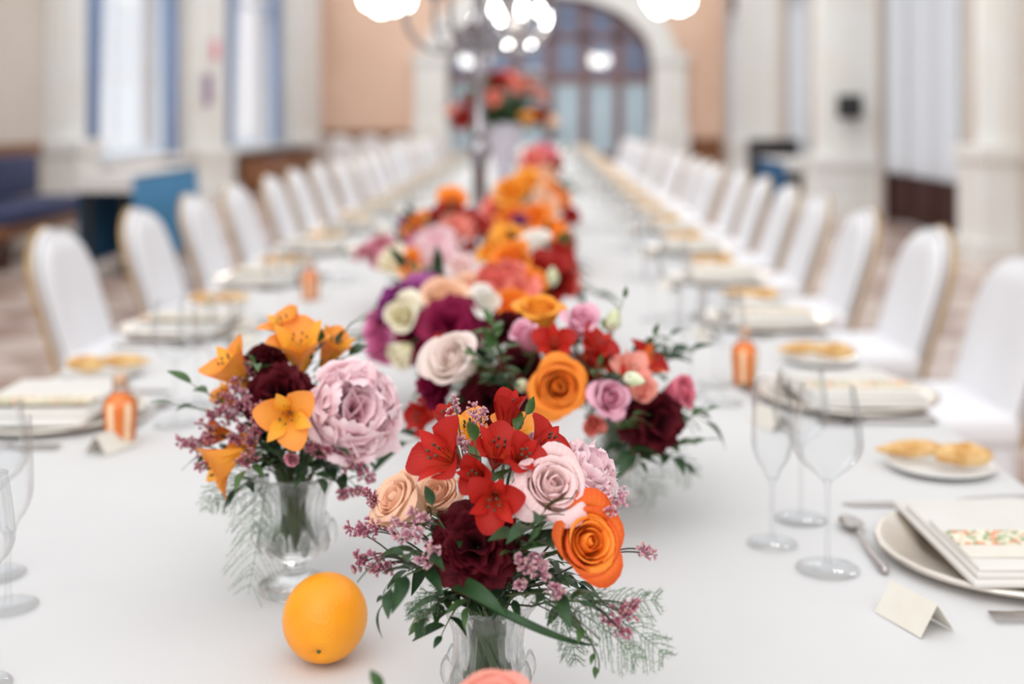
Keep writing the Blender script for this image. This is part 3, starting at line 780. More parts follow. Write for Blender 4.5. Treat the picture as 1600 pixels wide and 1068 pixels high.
# stemware: bowl, stem, foot
def stemware(h, rb, rt, hb, rf=.034):
    z0 = h - hb
    prof = [(.0035, z0), (.008, z0 + .003)]
    for i in range(1, 15):
        t = i / 14
        if t < .38: r = rb * math.sin(math.pi / 2 * t / .38) ** .7
        else: r = rb + (rt - rb) * ((t - .38) / .62) ** 1.5
        prof.append((max(r, .009), z0 + .004 + (hb - .004) * t))
    prof += [(prof[-1][0] + .0006, h + .0006), (prof[-1][0] + .0012, h)]
    bowl = lathe_mesh('bowl', prof, 40)
    stem = lathe_mesh('stem', [(.0045, .004), (.0034, .02), (.003, .05), (.0032, z0 - .01), (.005, z0 + .002), (.0, z0 + .004)], 14)
    foot = lathe_mesh('foot', [(0, .001), (rf, .0008), (rf + .0008, .0016), (rf, .0026), (.02, .0035), (.0045, .006)], 40)
    return bowl, stem, foot
GL = {'wine': stemware(.216, .042, .033, .112, .037), 'water': stemware(.198, .037, .030, .100, .034), 'flute': stemware(.205, .026, .024, .125, .031)}
def stem_thing(kind, x, y, label, group, cat='glass'):
    nm = {'wine': 'wine_glass', 'water': 'water_goblet', 'flute': 'champagne_flute'}[kind]
    t = root(nm, (x, y, TZ), label, cat, group)
    for n_, m_ in zip(('bowl', 'stem', 'foot'), GL[kind]): put(n_, m_, M['stemware'], t)
    return t
tent_m = MB()
for (a, c) in (((-.022, 0), (0, .03)), ((0, .03), (.022, 0))):
    tent_m.add([(a[0], -.036, a[1]), (c[0], -.036, c[1]), (c[0], .036, c[1]), (a[0], .036, a[1]), (a[0] + .0006, -.036, a[1] + .0006), (c[0] + .0006, -.036, c[1] + .0008), (c[0] + .0006, .036, c[1] + .0008), (a[0] + .0006, .036, a[1] + .0006)],
               [(0, 1, 2, 3), (7, 6, 5, 4), (0, 4, 5, 1), (1, 5, 6, 2), (2, 6, 7, 3), (3, 7, 4, 0)])
tent_m = tent_m.mesh('card_sheet', False)

def setting(side, k, y, full):
    """side +1: door side, -1: window side; the diner's edge of the table is at +side"""
    sd = 'door side' if side > 0 else 'window side'; o = ORD[k]
    def g(s): return '%s on the %s' % (s, sd)
    X = lambda d: (TX1 - d) if side > 0 else (TX0 + d)          # d = distance in from the table's edge
    j = random.Random(k * 7 + side)
    dy = lambda: j.uniform(-.012, .012)
    cx, cy = X(.128), y + dy()
    t = root('charger_plate', (cx, cy, TZ), 'round silver charger plate, %s place on the %s' % (o, sd), 'plate', g('silver chargers'))
    put('dish', charger_m, M['silver_satin'], t)
    t = root('folded_napkin', (cx, cy, TZ + .0172), 'folded cream napkin on the charger, %s place on the %s' % (o, sd), 'napkin', g('cream napkins'), rotz=(0 if side > 0 else math.pi) + j.uniform(-.04, .04))
    for m_, l in nap_m: put('fold', m_, M['napkin'], t, l)
    t = root('menu_card', (cx, cy - .05, TZ + .0392), 'menu card with a floral band on the napkin, %s place on the %s' % (o, sd), 'card', g('menu cards'), rotz=0 if side > 0 else math.pi)
    put('sheet', card_m, M['paper'], t); put('floral_band', band_m, M['print'], t, (0, 0, .0012))
    bx, by = X(.1), y + .345 + dy()
    t = root('bread_plate', (bx, by, TZ), 'small white bread plate, %s along on the %s' % (o, sd), 'plate', g('bread plates')); put('dish', bplate_m, M['porcelain'], t)
    s = put('bread_stick', roll_a, M['bread'], None, (bx - .035 * side, by + .018, TZ + .0125), (0, 0, j.uniform(-.15, .15) + .05))
    tag(s, 'long pointed bread roll on the %s bread plate, %s' % (o, sd), 'bread', g('bread rolls'))
    s = put('bread_roll', roll_b, M['bread'], None, (bx + .025 * side, by - .024, TZ + .0115), (0, 0, j.uniform(-.2, .2)))
    tag(s, 'short plump bread roll on the %s bread plate, %s' % (o, sd), 'bread', g('bread rolls'))
    rz = math.pi if side > 0 else 0
    t = root('dinner_knife', (X(.13), y + .188 + dy(), TZ), 'silver dinner knife beside the %s charger on the %s' % (o, sd), 'knife', g('dinner knives'), rotz=rz)
    t.scale = (1.35, 1.35, 1.35); put('blade', kb, M['silver'], t); put('handle', kh, M['silver'], t)
    t = root('dinner_fork', (X(.13), y - .195 + dy(), TZ), 'silver dinner fork beside the %s charger on the %s' % (o, sd), 'fork', g('dinner forks'), rotz=rz)
    put('handle', fh, M['silver'], t); put('head', fd, M['silver'], t)
    for m_ in ft: put('tine', m_, M['silver'], t)
    t = root('dessert_spoon', (X(.302), y + .01 + dy(), TZ), 'silver dessert spoon above the %s charger on the %s' % (o, sd), 'spoon', g('dessert spoons'), rotz=math.pi / 2)
    put('handle', spoon_h, M['silver'], t); put('bowl', spoon_bowl, M['silver'], t)
    c = root('place_card', (X(.315) + .006 * side, y - .195, TZ), 'small cream tent place card by the %s charger, %s' % (o, sd), 'place card', g('place cards'), rotz=.42 * side)
    put('card_sheet', tent_m, M['paper'], c)
    if full:
        for kd, a, b_, l in (('wine', .366, -.042, 'wine glass'), ('flute', .415, .044, 'champagne flute'), ('water', .36, .115, 'water goblet')):
            stem_thing(kd, X(a), y + b_ + dy(), 'clear %s at the %s place on the %s' % (l, o, sd), g('clear %ss' % l if kd != 'wine' else 'wine glasses'))
for k in range(21): setting(1, k, 1.483 + .8 * k, k < 13)
for k in range(20): setting(-1, k, 1.29 + .85 * k, k < 12)
# an extra tumbler-like glass at the very edge of the view
p = on_table(-42, 1075); stem_thing('water', p[0], p[1], 'clear goblet at the lower edge of the view, window side', None)

# bottles of orange drink
def bottle(x, y, label):
    t = root('drink_bottle', (x, y, TZ), label, 'bottle', 'small bottles of orange drink')
    body = [(0, .001), (.021, .001), (.0225, .004), (.0235, .02), (.026, .05), (.0265, .062), (.024, .072), (.014, .08), (.0125, .084), (0, .0845)]
    put('drink', lathe_mesh('drink', body, 28), M['juice'], t)
    put('glass', lathe_mesh('glass', [(0, .0), (.0222, .0), (.0238, .004), (.0248, .02), (.0272, .05), (.0277, .062), (.0252, .0735), (.0152, .0815), (.0128, .086), (.0122, .1), (.0135, .103), (.0135, .107), (.0115, .107)], 28), M['water'], t)
    put('cork', lathe_mesh('cork', [(0, .094), (.0108, .094), (.0114, .112), (0, .113)], 16), pbr('cork', (226, 190, 160), .8, c2=(204, 160, 130), scale=200), t)
    for q in np.linspace(0, 2 * math.pi, 7)[:-1]:
        v = []
        for (r, z) in [(.0229, .003), (.0246, .012), (.0256, .03), (.0274, .05), (.0281, .062), (.0262, .071)]:
            for dq in (-.2, 0, .2): v.append((r * math.cos(q + dq + .25), r * math.sin(q + dq + .25), z))
        put('painted_glint', mesh('painted_glint', v, [(a*3+i, a*3+i+1, (a+1)*3+i+1, (a+1)*3+i) for a in range(5) for i in range(2)]), M['ridge_glint'], t)  # cream strips imitate highlights running up the glass ridges
for (px, py, lb) in ((188, 694, 'striped orange drink bottle left of the orange flowers'), (1163, 600, 'striped orange drink bottle among the glasses on the door side'), (485, 468, 'distant striped orange drink bottle beyond the peony bouquet')):
    p = on_table(px, py); bottle(p[0], p[1], lb)

# ------------------------------------------------------------------ the orange
OR = .0415
p = on_table(508, 1030)
t = root('orange', (p[0], p[1], TZ), 'ripe whole orange lying on the white tablecloth', 'orange')
sa = math.radians(62)                                        # its stem end looks towards the viewer and down
v = []; n, k = 48, 32
for i in range(k + 1):
    a = math.pi * i / k
    for j in range(n):
        q = 2 * math.pi * j / n
        r = OR * (1 - .10 * math.exp(-(a / .13) ** 2) + .004 * math.cos(5 * q) * math.exp(-(a / .5) ** 2) - .04 * math.exp(-((math.pi - a) / .12) ** 2))
        v.append((r * math.sin(a) * math.cos(q), r * math.sin(a) * math.sin(q), r * math.cos(a) * 1.02))
f = [(i*n+j, (i+1)*n+j, (i+1)*n+(j+1)%n, i*n+(j+1)%n) for i in range(k) for j in range(n)]
R_ = Matrix.Rotation(math.radians(118), 3, 'X')
v = [R_ @ Vector(x) for x in v]; zmin = min(x.z for x in v)
v = [(x.x, x.y, (x.z - zmin)) for x in v]
put('peel', mesh('peel', v, f), M['orange_skin'], t)
c = R_ @ Vector((0, 0, OR * .925)); c.z -= zmin
nb = MB().lathe([(0, .0022), (.0016, .002), (.0022, 0), (.0038, -.0008), (.004, -.002)], 10, lambda q, z: 1 + (.22 * math.cos(5 * q) if z < 0 else 0))
nb.v = [tuple(R_ @ Vector(x) + c) for x in nb.v]
put('stem_button', nb.mesh('stem_button'), M['stem'], t, label='green star shaped stem button')

# ================================================================== FLOWERS
def unit(a):
    a = np.asarray(a, float); return a / (np.linalg.norm(a) + 1e-12)

def frame(n, twist=0.0):
    """rotation that takes +Z to n"""
    n = unit(n); up = np.array([0, 0, 1.0]) if abs(n[2]) < .95 else np.array([0, 1.0, 0])
    a = unit(np.cross(up, n)); b = np.cross(n, a)
    c, s = math.cos(twist), math.sin(twist)
    return np.column_stack((a * c + b * s, -a * s + b * c, n))

def petal(prof, span, phi, wrap=True, nu=8, nv=8, b0=.3, pw=.8, tip=.2, te=2.4, ruf=0, rf=3, serr=0, sf=20, roll=0, crease=0, ph=0, width=.02, R=.05, nar=0):
    """one petal round +Z. prof(v)->(r,z). wrap: curls round the axis by +-span; else a fan of half-width `width` bent with radius R"""
    V = []; UV = []
    for k in range(nv + 1):
        for i in range(nu + 1):
            u = -1 + 2 * i / nu
            v = k / nv * (1 - tip * abs(u) ** te) * (1 + serr * math.sin(sf * u + ph * 3) * (k / nv) ** 6)
            r, z = prof(v); r2, z2 = prof(v + .02)
            tr, tz = r2 - r, z2 - z; l = math.hypot(tr, tz) + 1e-9
            nr, nz = tz / l, -tr / l                          # outward normal in the (r, z) plane
            w = (b0 + (1 - b0) * min(1, v / .75) ** pw) * (1 - nar * max(0, (v - .55) / .45) ** 2)
            d = ruf * v * v * math.sin(rf * u + ph) * (.4 + abs(u)) + roll * abs(u) ** 3 * v ** 3 - crease * abs(u) * v * (1 - v)
            r += nr * d; z += nz * d
            if wrap:
                a = u * span * w; x, y = r * math.cos(a), r * math.sin(a)
            else:
                a = u * width * w / R; x, y = r - nr * R * (1 - math.cos(a)), R * math.sin(a); z -= nz * R * (1 - math.cos(a))
            V.append((x * math.cos(phi) - y * math.sin(phi), x * math.sin(phi) + y * math.cos(phi), z)); UV.append((i / nu, k / nv))
    n = nu + 1
    F = [(k*n+i, k*n+i+1, (k+1)*n+i+1, (k+1)*n+i) for k in range(nv) for i in range(nu)]
    return np.array(V), F, UV

GA = math.pi * (3 - math.sqrt(5))
def rose_petals(D, n=20, open_=1.0, seed=0, res=8, ruf=.012, lift=1.0):
    rnd = random.Random(seed); Ro = D / 2; H = D * .74; out = []
    for k in range(n):
        t = k / (n - 1); j = lambda a: rnd.uniform(-a, a)
        rho = Ro * (.07 + .70 * t ** .85 * open_) * (1 + j(.06)); fl = Ro * .36 * t ** 1.5 * open_ * (1 + j(.45)) - rho * .8 * max(0, 1 - t / .3)
        Lz = H * (.96 - .06 * t * open_ - .10 * (1 - t) ** 4) * (1 + j(.06)) * lift; dr = H * .22 * t ** 1.6 * open_ * (1 + j(.3))
        def prof(v, rho=rho, fl=fl, Lz=Lz, dr=dr):
            e = max(0, (v - .55) / .45)
            return rho * (.28 + .72 * math.sin(math.pi / 2 * min(1, v / .55))) + fl * e ** 1.7, Lz * math.sin(math.pi / 2 * min(1.05, v)) ** 1.0 - dr * e ** 2
        out.append(petal(prof, (1.7 - .85 * t) * (1 + j(.1)), k * GA * 1.0 + j(.15), True, res, res, .45, .6, .12 + .14 * t, 2.0, ruf * D * (.6 + 2.0 * t), 2.6 + j(.8), 0, 20, .11 * D * t, 0, rnd.random() * 6))
    return out

def fan_petals(D, n, seed, thmax=1.5, wid=.36, ruf=.09, rf=4, serr=.05, sf=18, res=8, curl=.35, tip=.28, len_j=.12, wR=.5, thmin=.05):
    """a ball of ruffled petals: carnation, heart of a peony"""
    rnd = random.Random(seed); Ro = D / 2; out = []
    for k in range(n):
        t = (k + .5) / n
        th = thmin + (thmax - thmin) * t ** .62 + rnd.uniform(-.1, .1); L = Ro * (1 + rnd.uniform(-len_j, len_j)) * (1.0 if t < .8 else 1.04)
        c = rnd.uniform(-.3, 1) * curl
        def prof(v, th=th, L=L, c=c):
            a0 = max(0.02, th * .75); a = a0 + (th - a0) * v
            a2 = a + c * v * v
            return .02 * Ro + L * v * math.sin(a2), L * v * math.cos(a2)
        out.append(petal(prof, 1, k * GA + rnd.uniform(-.25, .25), False, res + 2, res, .22, 1.0, tip, 2.2, ruf * D * (.6 + rnd.random() * .8), rf * rnd.uniform(.7, 1.3), serr, sf, 0, 0, rnd.random() * 6, wid * D / 2 * 1.6 * rnd.uniform(.85, 1.15), Ro * wR * (1 + rnd.random())))
    return out

def bezier(pts, n=10):
    pts = [np.asarray(p, float) for p in pts]; out = []
    for i in range(n + 1):
        t = i / n; q = pts
        while len(q) > 1: q = [a + (b - a) * t for a, b in zip(q, q[1:])]
        out.append(q[0])
    return out

PM = {
    'orange': petal_mat('orange_rose_petal', (250, 140, 36), (255, 160, 58), (255, 150, 56)),
    'orange_rim': petal_mat('orange_red_petal', (252, 150, 52), (250, 136, 48), (236, 96, 40)),
    'amber': petal_mat('amber_petal', (255, 196, 66), (255, 182, 60), (252, 168, 62)),
    'peach': petal_mat('peach_petal', (255, 226, 188), (255, 220, 188), (255, 206, 176)),
    'blush': petal_mat('blush_petal', (252, 226, 216), (253, 230, 226), (250, 214, 214)),
    'ivory': petal_mat('ivory_petal', (250, 236, 212), (254, 242, 232), (252, 232, 226)),
    'peony': petal_mat('peony_petal', (255, 178, 196), (255, 214, 223), (255, 234, 238), trans=.28),
    'burgundy': petal_mat('burgundy_petal', (38, 0, 8), (56, 2, 14), (92, 8, 24), trans=.08, rough=.7),
    'wine': petal_mat('wine_petal', (94, 8, 44), (126, 16, 60), (150, 28, 76), trans=.12),
    'red': petal_mat('red_petal', (210, 74, 44), (196, 44, 32), (178, 32, 27)),
    'red_dark': petal_mat('dark_red_petal', (140, 26, 24), (164, 34, 30), (176, 44, 38)),
    'red_in': petal_mat('red_streaked_petal', (232, 120, 64), (214, 58, 40), (196, 34, 30), streak=(52, 6, 12)),
    'alst': petal_mat('apricot_petal', (255, 178, 64), (255, 174, 72), (252, 158, 74)),
    'alst_in': petal_mat('yellow_streaked_petal', (255, 206, 60), (255, 200, 66), (254, 178, 72), streak=(110, 50, 24)),
    'pink': petal_mat('pink_petal', (240, 168, 194), (243, 172, 198), (248, 190, 210)),
    'rosepink': petal_mat('rose_pink_petal', (220, 96, 120), (228, 112, 136), (236, 136, 156)),
    'coral': petal_mat('coral_petal', (252, 160, 130), (250, 150, 132), (246, 140, 130)),
    'salmon': petal_mat('salmon_petal', (255, 196, 170), (252, 176, 156), (248, 162, 148)),
    'purple': petal_mat('purple_petal', (106, 26, 92), (130, 40, 112), (150, 58, 132), trans=.12),
    'violet': petal_mat('violet_petal', (176, 82, 156), (190, 98, 170), (204, 120, 186)),
    'magenta': petal_mat('magenta_petal', (204, 84, 146), (216, 104, 160), (224, 130, 176)),
    'cream': petal_mat('cream_petal', (238, 234, 186), (248, 240, 210), (252, 244, 222)),
    'white': petal_mat('white_petal', (238, 238, 216), (250, 245, 238), (252, 249, 244)),
    'dusk': petal_mat('dusky_pink_petal', (212, 126, 146), (212, 130, 150), (226, 160, 172)),
}

def flower_root(name, base, label, group):
    return root(name, base, label, 'flower', group)

def add_petals(t, pets, R, mats, near, name):
    """near: each petal its own object; else the whole head is one mesh"""
    if near:
        for i, (V, F, UV) in enumerate(pets):
            put('petal', mesh('petal', V @ R.T, F, UV), mats[i] if isinstance(mats, list) else mats, t)
    else:
        b = MB(); ml = []
        for i, (V, F, UV) in enumerate(pets):
            m_ = mats[i] if isinstance(mats, list) else mats
            if m_ not in ml: ml.append(m_)
            b.add(V @ R.T, F, UV, ml.index(m_))
        put('flower_head', b.mesh('flower_head', True, ml), None, t)

def add_stem(t, base, n, vase, rnd, r=.0019):
    """from the head's base down through the vase's mouth to its floor"""
    mouth = np.array(vase['mouth']) + np.array((rnd.uniform(-1, 1), rnd.uniform(-1, 1), 0)) * vase['r'] * .55
    foot = np.array(vase['floor']) + np.array((rnd.uniform(-1, 1), rnd.uniform(-1, 1), 0)) * vase['r'] * .55
    base = np.asarray(base); d = np.linalg.norm(base - mouth)
    pts = bezier([base, base - unit(n) * min(.03, d * .5), mouth + np.array((0, 0, d * .25)), mouth, foot], 12)
    put('stem', MB().tube([p - base for p in pts], r, 6).mesh('stem'), M['stem'], t)

def sepals(t, R, D, n=5):
    for k in range(n):
        V, F, UV = petal(lambda v: (D * .06 + D * .16 * math.sin(1.4 * v), D * .22 * v * v - D * .02), 1, k * 2 * math.pi / n, False, 4, 4, .5, .5, .5, 1.4, width=D * .07, R=D * .2)
        put('sepal', mesh('sepal', V @ R.T, F, UV), M['green'], t)

def rose(c, D, n, col, label, vase, seed, near=True, rim=None, petals=20, open_=1.0, ruf=.012, group=None, name='rose', lift=1.0, twist=0):
    rnd = random.Random(seed); n = unit(n); D *= 1.12 if name != 'lisianthus' else 1.3; D *= 1 if near else 1.22; base = np.asarray(c) - n * D * .36
    t = flower_root(name, base, label, group); R = frame(n, rnd.random() * 6)
    pets = rose_petals(D, petals if near else max(9, petals // 2), open_, seed, 9 if near else 5, ruf, lift)
    mats = [PM[rim] if rim and i > len(pets) * .62 else PM[col] for i in range(len(pets))]
    add_petals(t, pets, R, mats, near, name); add_stem(t, base, n, vase, rnd)
    if near: sepals(t, R, D)
    return t

def carnation(c, D, n, col, label, vase, seed, near=True, group=None, petals=42):
    rnd = random.Random(seed); n = unit(n); D *= 1.08 if near else 1.32; base = np.asarray(c) - n * D * .30
    t = flower_root('carnation', base, label, group); R = frame(n, rnd.random() * 6)
    pets = fan_petals(D * 1.02, petals if near else 20, seed, 1.55, .36, .085, 5, .055, 22, 8 if near else 5, .35)
    add_petals(t, pets, R, PM[col], near, 'carnation'); add_stem(t, base, n, vase, rnd, .0022)
    if near: put('calyx', MB().lathe([(.0, -D * .12), (D * .06, -D * .1), (D * .08, 0), (D * .1, D * .08)], 10).mesh('calyx'), M['green'], t, rot=Matrix(R.tolist()).to_euler())
    return t

def peony(c, D, n, label, vase, seed, near=True, group=None, col='peony'):
    rnd = random.Random(seed); n = unit(n); D *= 1.0 if near else 1.2; base = np.asarray(c) - n * D * .34
    t = flower_root('peony', base, label, group); R = frame(n, rnd.random() * 6)
    Ro = D / 2
    inner = fan_petals(D * .92, 40 if near else 14, seed, .95, .5, .075, 3.0, .04, 9, 8 if near else 5, .7, .2, .16, .4)
    inner = [(V + np.array((0, 0, .22 * Ro)), F_, U) for V, F_, U in inner]
    outer = []; no = 22 if near else 9
    for k in range(no):
        q = k / (no - 1); j = lambda a: rnd.uniform(-a, a)
        rho = Ro * (.55 + .40 * q) * (1 + j(.05)); Lz = Ro * (1.34 - .38 * q) * (1 + j(.09)); fl = Ro * (-.16 + .38 * q * q) * (1 + j(.4)); dr = Ro * .16 * q
        def prof(v, rho=rho, Lz=Lz, fl=fl, dr=dr):
            e = max(0, (v - .5) / .5)
            return rho * (.15 + .85 * math.sin(math.pi / 2 * min(1, v / .55))) + fl * e ** 1.6, Lz * math.sin(math.pi / 2 * min(1.05, v)) - dr * e ** 2
        outer.append(petal(prof, rnd.uniform(.5, .72), k * GA + j(.2), True, 12 if near else 6, 10 if near else 6, .4, .7, .16, 2.2, .045 * D, rnd.uniform(3, 5), .04, 9, .05 * D, 0, rnd.random() * 6))
    add_petals(t, inner + outer, R, PM[col], near, 'peony'); add_stem(t, base, n, vase, rnd, .003)
    return t

def alstro(c, D, n, cols, label, vase, seed, near=True, group=None, shut=0.0):
    """lily shaped: three broad outer tepals, three narrow streaked inner ones, stamens"""
    rnd = random.Random(seed); n = unit(n); D *= 1.3; L = D * .58; base = np.asarray(c) - n * L * .5
    t = flower_root('alstroemeria', base, label, group); R = frame(n, rnd.random() * 6)
    pets = []; mats = []
    for k in range(6):
        outer = k % 2 == 0; a0 = .22; a1 = (1.45 if outer else 1.0) * (1 - shut) + rnd.uniform(-.12, .12); Lk = L * (1 if outer else .98)
        def prof(v, a0=a0, a1=a1, Lk=Lk):
            r = .03 * L; z = 0; m_ = 6
            for q in range(m_):
                vv = v * (q + .5) / m_; a = a0 + (a1 - a0) * vv ** 1.3 * 1.1; r += Lk * v / m_ * math.sin(a); z += Lk * v / m_ * math.cos(a)
            return r, z
        pets.append(petal(prof, 1, k * math.pi / 3 + rnd.uniform(-.12, .12), False, 8, 10, .14, 1.0 if outer else .9, .3 if outer else .5, 1.8 if outer else 1.4, .02 * D, 3, 0, 20, 0, -.05 * D, rnd.random() * 6,
                          L * (.40 if outer else .26), L * .42, .3))
        mats.append(PM[cols[0]] if outer else PM[cols[1]])
    add_petals(t, pets, R, mats, near, 'alstroemeria')
    if near:
        for k in range(5):
            q = k * 1.256; e = np.array((math.cos(q) * .12 * L, math.sin(q) * .12 * L, .72 * L))
            b = MB().tube([R @ x for x in bezier([np.zeros(3), e * np.array((.4, .4, .5)), e], 5)], .0005, 5, 0)
            b.tube([R @ (e + np.array((0, 0, -.001))), R @ (e + np.array((0, 0, .0025)))], .0011, 5, 1)
            put('stamen', b.mesh('stamen', True, [PM[cols[1]], M['twig']]), None, t)
    add_stem(t, base, n, vase, rnd, .0014)
    return t

def bud(c, D, n, label, vase, seed, mat, group=None, name='lisianthus_bud'):
    rnd = random.Random(seed); n = unit(n); base = np.asarray(c) - n * D * .6; R = frame(n)
    t = flower_root(name, base, label, group)
    for k in range(5):
        V, F, UV = petal(lambda v: (D * .02 + D * .36 * math.sin(math.pi * min(v, .98) ** .8) ** .8, D * 1.25 * v), .95, k * 1.2566 + .2, True, 5, 7, .9, .5, .0, 2)
        put('petal', mesh('petal', V @ R.T, F, UV), mat, t)
    add_stem(t, base, n, vase, rnd, .0015)
    for k in range(5):
        V, F, UV = petal(lambda v: (D * .06 + D * .36 * math.sin(1.9 * v), D * .75 * v - .02 * D), 1, k * 1.2566, False, 3, 5, .6, .5, .6, 1.2, width=D * .06, R=D)
        put('sepal', mesh('sepal', V @ R.T, F, UV), M['green'], t)
    return t

# leaves ----------------------------------------------------------------
def leaf_mesh(name, L, Wd, droop=.3, fold=.25):
    V = []; UV = []; nv, nu = 8, 4
    for k in range(nv + 1):
        v = k / nv; w = Wd / 2 * max(.02, math.sin(math.pi * min(.999, v ** .8)) ** .9)
        for i in range(nu + 1):
            u = -1 + 2 * i / nu
            V.append((L * v, w * u, abs(u) * w * fold - droop * L * v * v + .03 * L * math.sin(4 * v + u))); UV.append((i / nu, v))
    n = nu + 1
    return mesh(name, V, [(k*n+i, k*n+i+1, (k+1)*n+i+1, (k+1)*n+i) for k in range(nv) for i in range(nu)], UV)
LEAF = [leaf_mesh('leaf', .030, .012, .25), leaf_mesh('leaf', .036, .013, .4), leaf_mesh('leaf', .022, .010, .15)]
LEAFD = [leaf_mesh('leaf', .034, .014, .3), leaf_mesh('leaf', .042, .016, .45), leaf_mesh('leaf', .025, .011, .2)]
for m_ in LEAF: m_.materials.append(M['green'])
for m_ in LEAFD: m_.materials.append(M['green_dark'])

def sprig(pts, label, seed, nl=7, dark=False, scale=1.0, group=None, start=.3, spread=.9, name='leafy_sprig', stemr=.0009, tail=None):
    """stem through pts (world) with leaves, each its own part"""
    rnd = random.Random(seed); base = np.asarray(pts[0], float)
    t = root(name, base, label, 'leaf sprig', group)
    c = [p - base for p in bezier(pts, 14)]
    sb_ = MB().tube(c, [stemr * (1.4 - .9 * i / 14) for i in range(15)], 5)
    if tail is not None: sb_.tube([tail - base, (tail - base) * .4, np.zeros(3)], stemr * 1.9, 5)
    put('stem', sb_.mesh('stem'), M['stem'], t)
    lm = LEAFD if dark else LEAF
    for k in range(nl):
        f = start + (1 - start) * k / max(1, nl - 1); i = min(13, int(f * 14)); p = c[i] + (c[i + 1] - c[i]) * (f * 14 - i) if i < 14 else c[14]
        d = unit(c[min(14, i + 1)] - c[max(0, i - 1)])
        side = unit(np.cross(d, (rnd.uniform(-.3, .3), rnd.uniform(-.3, .3), 1.0))) * (1 if k % 2 else -1)
        x = unit(d * (1.0 if k == nl - 1 else rnd.uniform(.4, .8)) + side * (0 if k == nl - 1 else spread) + np.array((0, 0, rnd.uniform(-.1, .35))))
        y = unit(np.cross((0, 0, 1.0) if abs(x[2]) < .9 else (0, 1.0, 0), x)); a = rnd.uniform(-.5, .5)
        z = np.cross(x, y); y2 = y * math.cos(a) + z * math.sin(a); z2 = np.cross(x, y2)
        o = bpy.data.objects.new('leaf', lm[rnd.randrange(3)]); COL.objects.link(o); o.parent = t
        s = scale * rnd.uniform(.8, 1.15)
        o.matrix_basis = Matrix(((x[0]*s, y2[0]*s, z2[0]*s, p[0]), (x[1]*s, y2[1]*s, z2[1]*s, p[1]), (x[2]*s, y2[2]*s, z2[2]*s, p[2]), (0, 0, 0, 1)))
    return t

def statice(base, heads, label, seed, dark=False, group=None, size=.011, nf=16, fl=.0052, vs=None):
    """wiry stem forking to clusters of tiny papery florets"""
    rnd = random.Random(seed); base = np.asarray(base, float); heads = [np.asarray(h, float) for h in heads]
    t = root('statice_sprig', base, label, 'flower', group)
    mid = base + (np.mean(heads, axis=0) - base) * .6 + np.array((0, 0, .008))
    b = MB()
    if vs is not None:
        ft = np.array(vs['floor']) + np.array((rnd.uniform(-1, 1), rnd.uniform(-1, 1), 0)) * vs['r'] * .4; mo = np.array(vs['mouth']) + np.array((rnd.uniform(-1, 1), rnd.uniform(-1, 1), 0)) * vs['r'] * .6
        b.tube([p - base for p in bezier([ft, mo, mo, base], 8)], .0009, 5)
    b.tube([p - base for p in bezier([base, base + (mid - base) * .5 + np.array((0, 0, .006)), mid], 8)], .0009, 5)
    for h in heads: b.tube([p - base for p in bezier([mid, mid + (h - mid) * .5 + np.array((0, 0, .006)), h], 6)], [.0007] * 6 + [.0004], 5)
    put('stem', b.mesh('stem'), M['twig'], t)
    for h in heads:
        b = MB(); ax = unit(h - mid + np.array((0, 0, .01)))
        for k in range(nf):
            d = unit(ax * rnd.uniform(.1, 1) + np.array([rnd.gauss(0, .55) for _ in range(3)]))
            p = (h - base) + ax * rnd.uniform(-size * .9, size * .7) + d * size * rnd.uniform(.1, .38)
            R = frame(d, rnd.random() * 6); l = fl * rnd.uniform(.8, 1.25); w = l * .42
            V = [R @ np.array((.18 * w * math.cos(q), .18 * w * math.sin(q), 0)) + p for q in np.linspace(0, 2 * math.pi, 6)[:-1]]
            V += [R @ np.array((w * .62 * math.cos(q), w * .62 * math.sin(q), l * .6)) + p for q in np.linspace(0, 2 * math.pi, 6)[:-1]]
            V += [R @ np.array((w * (1.15 if j % 2 else .9) * math.cos(q), w * (1.15 if j % 2 else .9) * math.sin(q), l)) + p for j, q in enumerate(np.linspace(0, 2 * math.pi, 6)[:-1])]
            b.add(V, [(a*5+i, a*5+(i+1)%5, (a+1)*5+(i+1)%5, (a+1)*5+i) for a in range(2) for i in range(5)], [(.5, .1)] * 5 + [(.5, .5)] * 5 + [(.5, 1)] * 5, 0)
            if rnd.random() < .45:
                e = R @ np.array((0, 0, l * .95)) + p; g = l * .2
                b.add([e + R @ np.array(x) for x in ((g, 0, 0), (-g * .5, g * .8, 0), (-g * .5, -g * .8, 0), (0, 0, g * 1.6))], [(0, 1, 3), (1, 2, 3), (2, 0, 3)], None, 1)
        put('floret_cluster', b.mesh('floret_cluster', True, [M['statice_dark' if dark else 'statice'], M['statice_tip']]), None, t, kind='stuff')
    return t

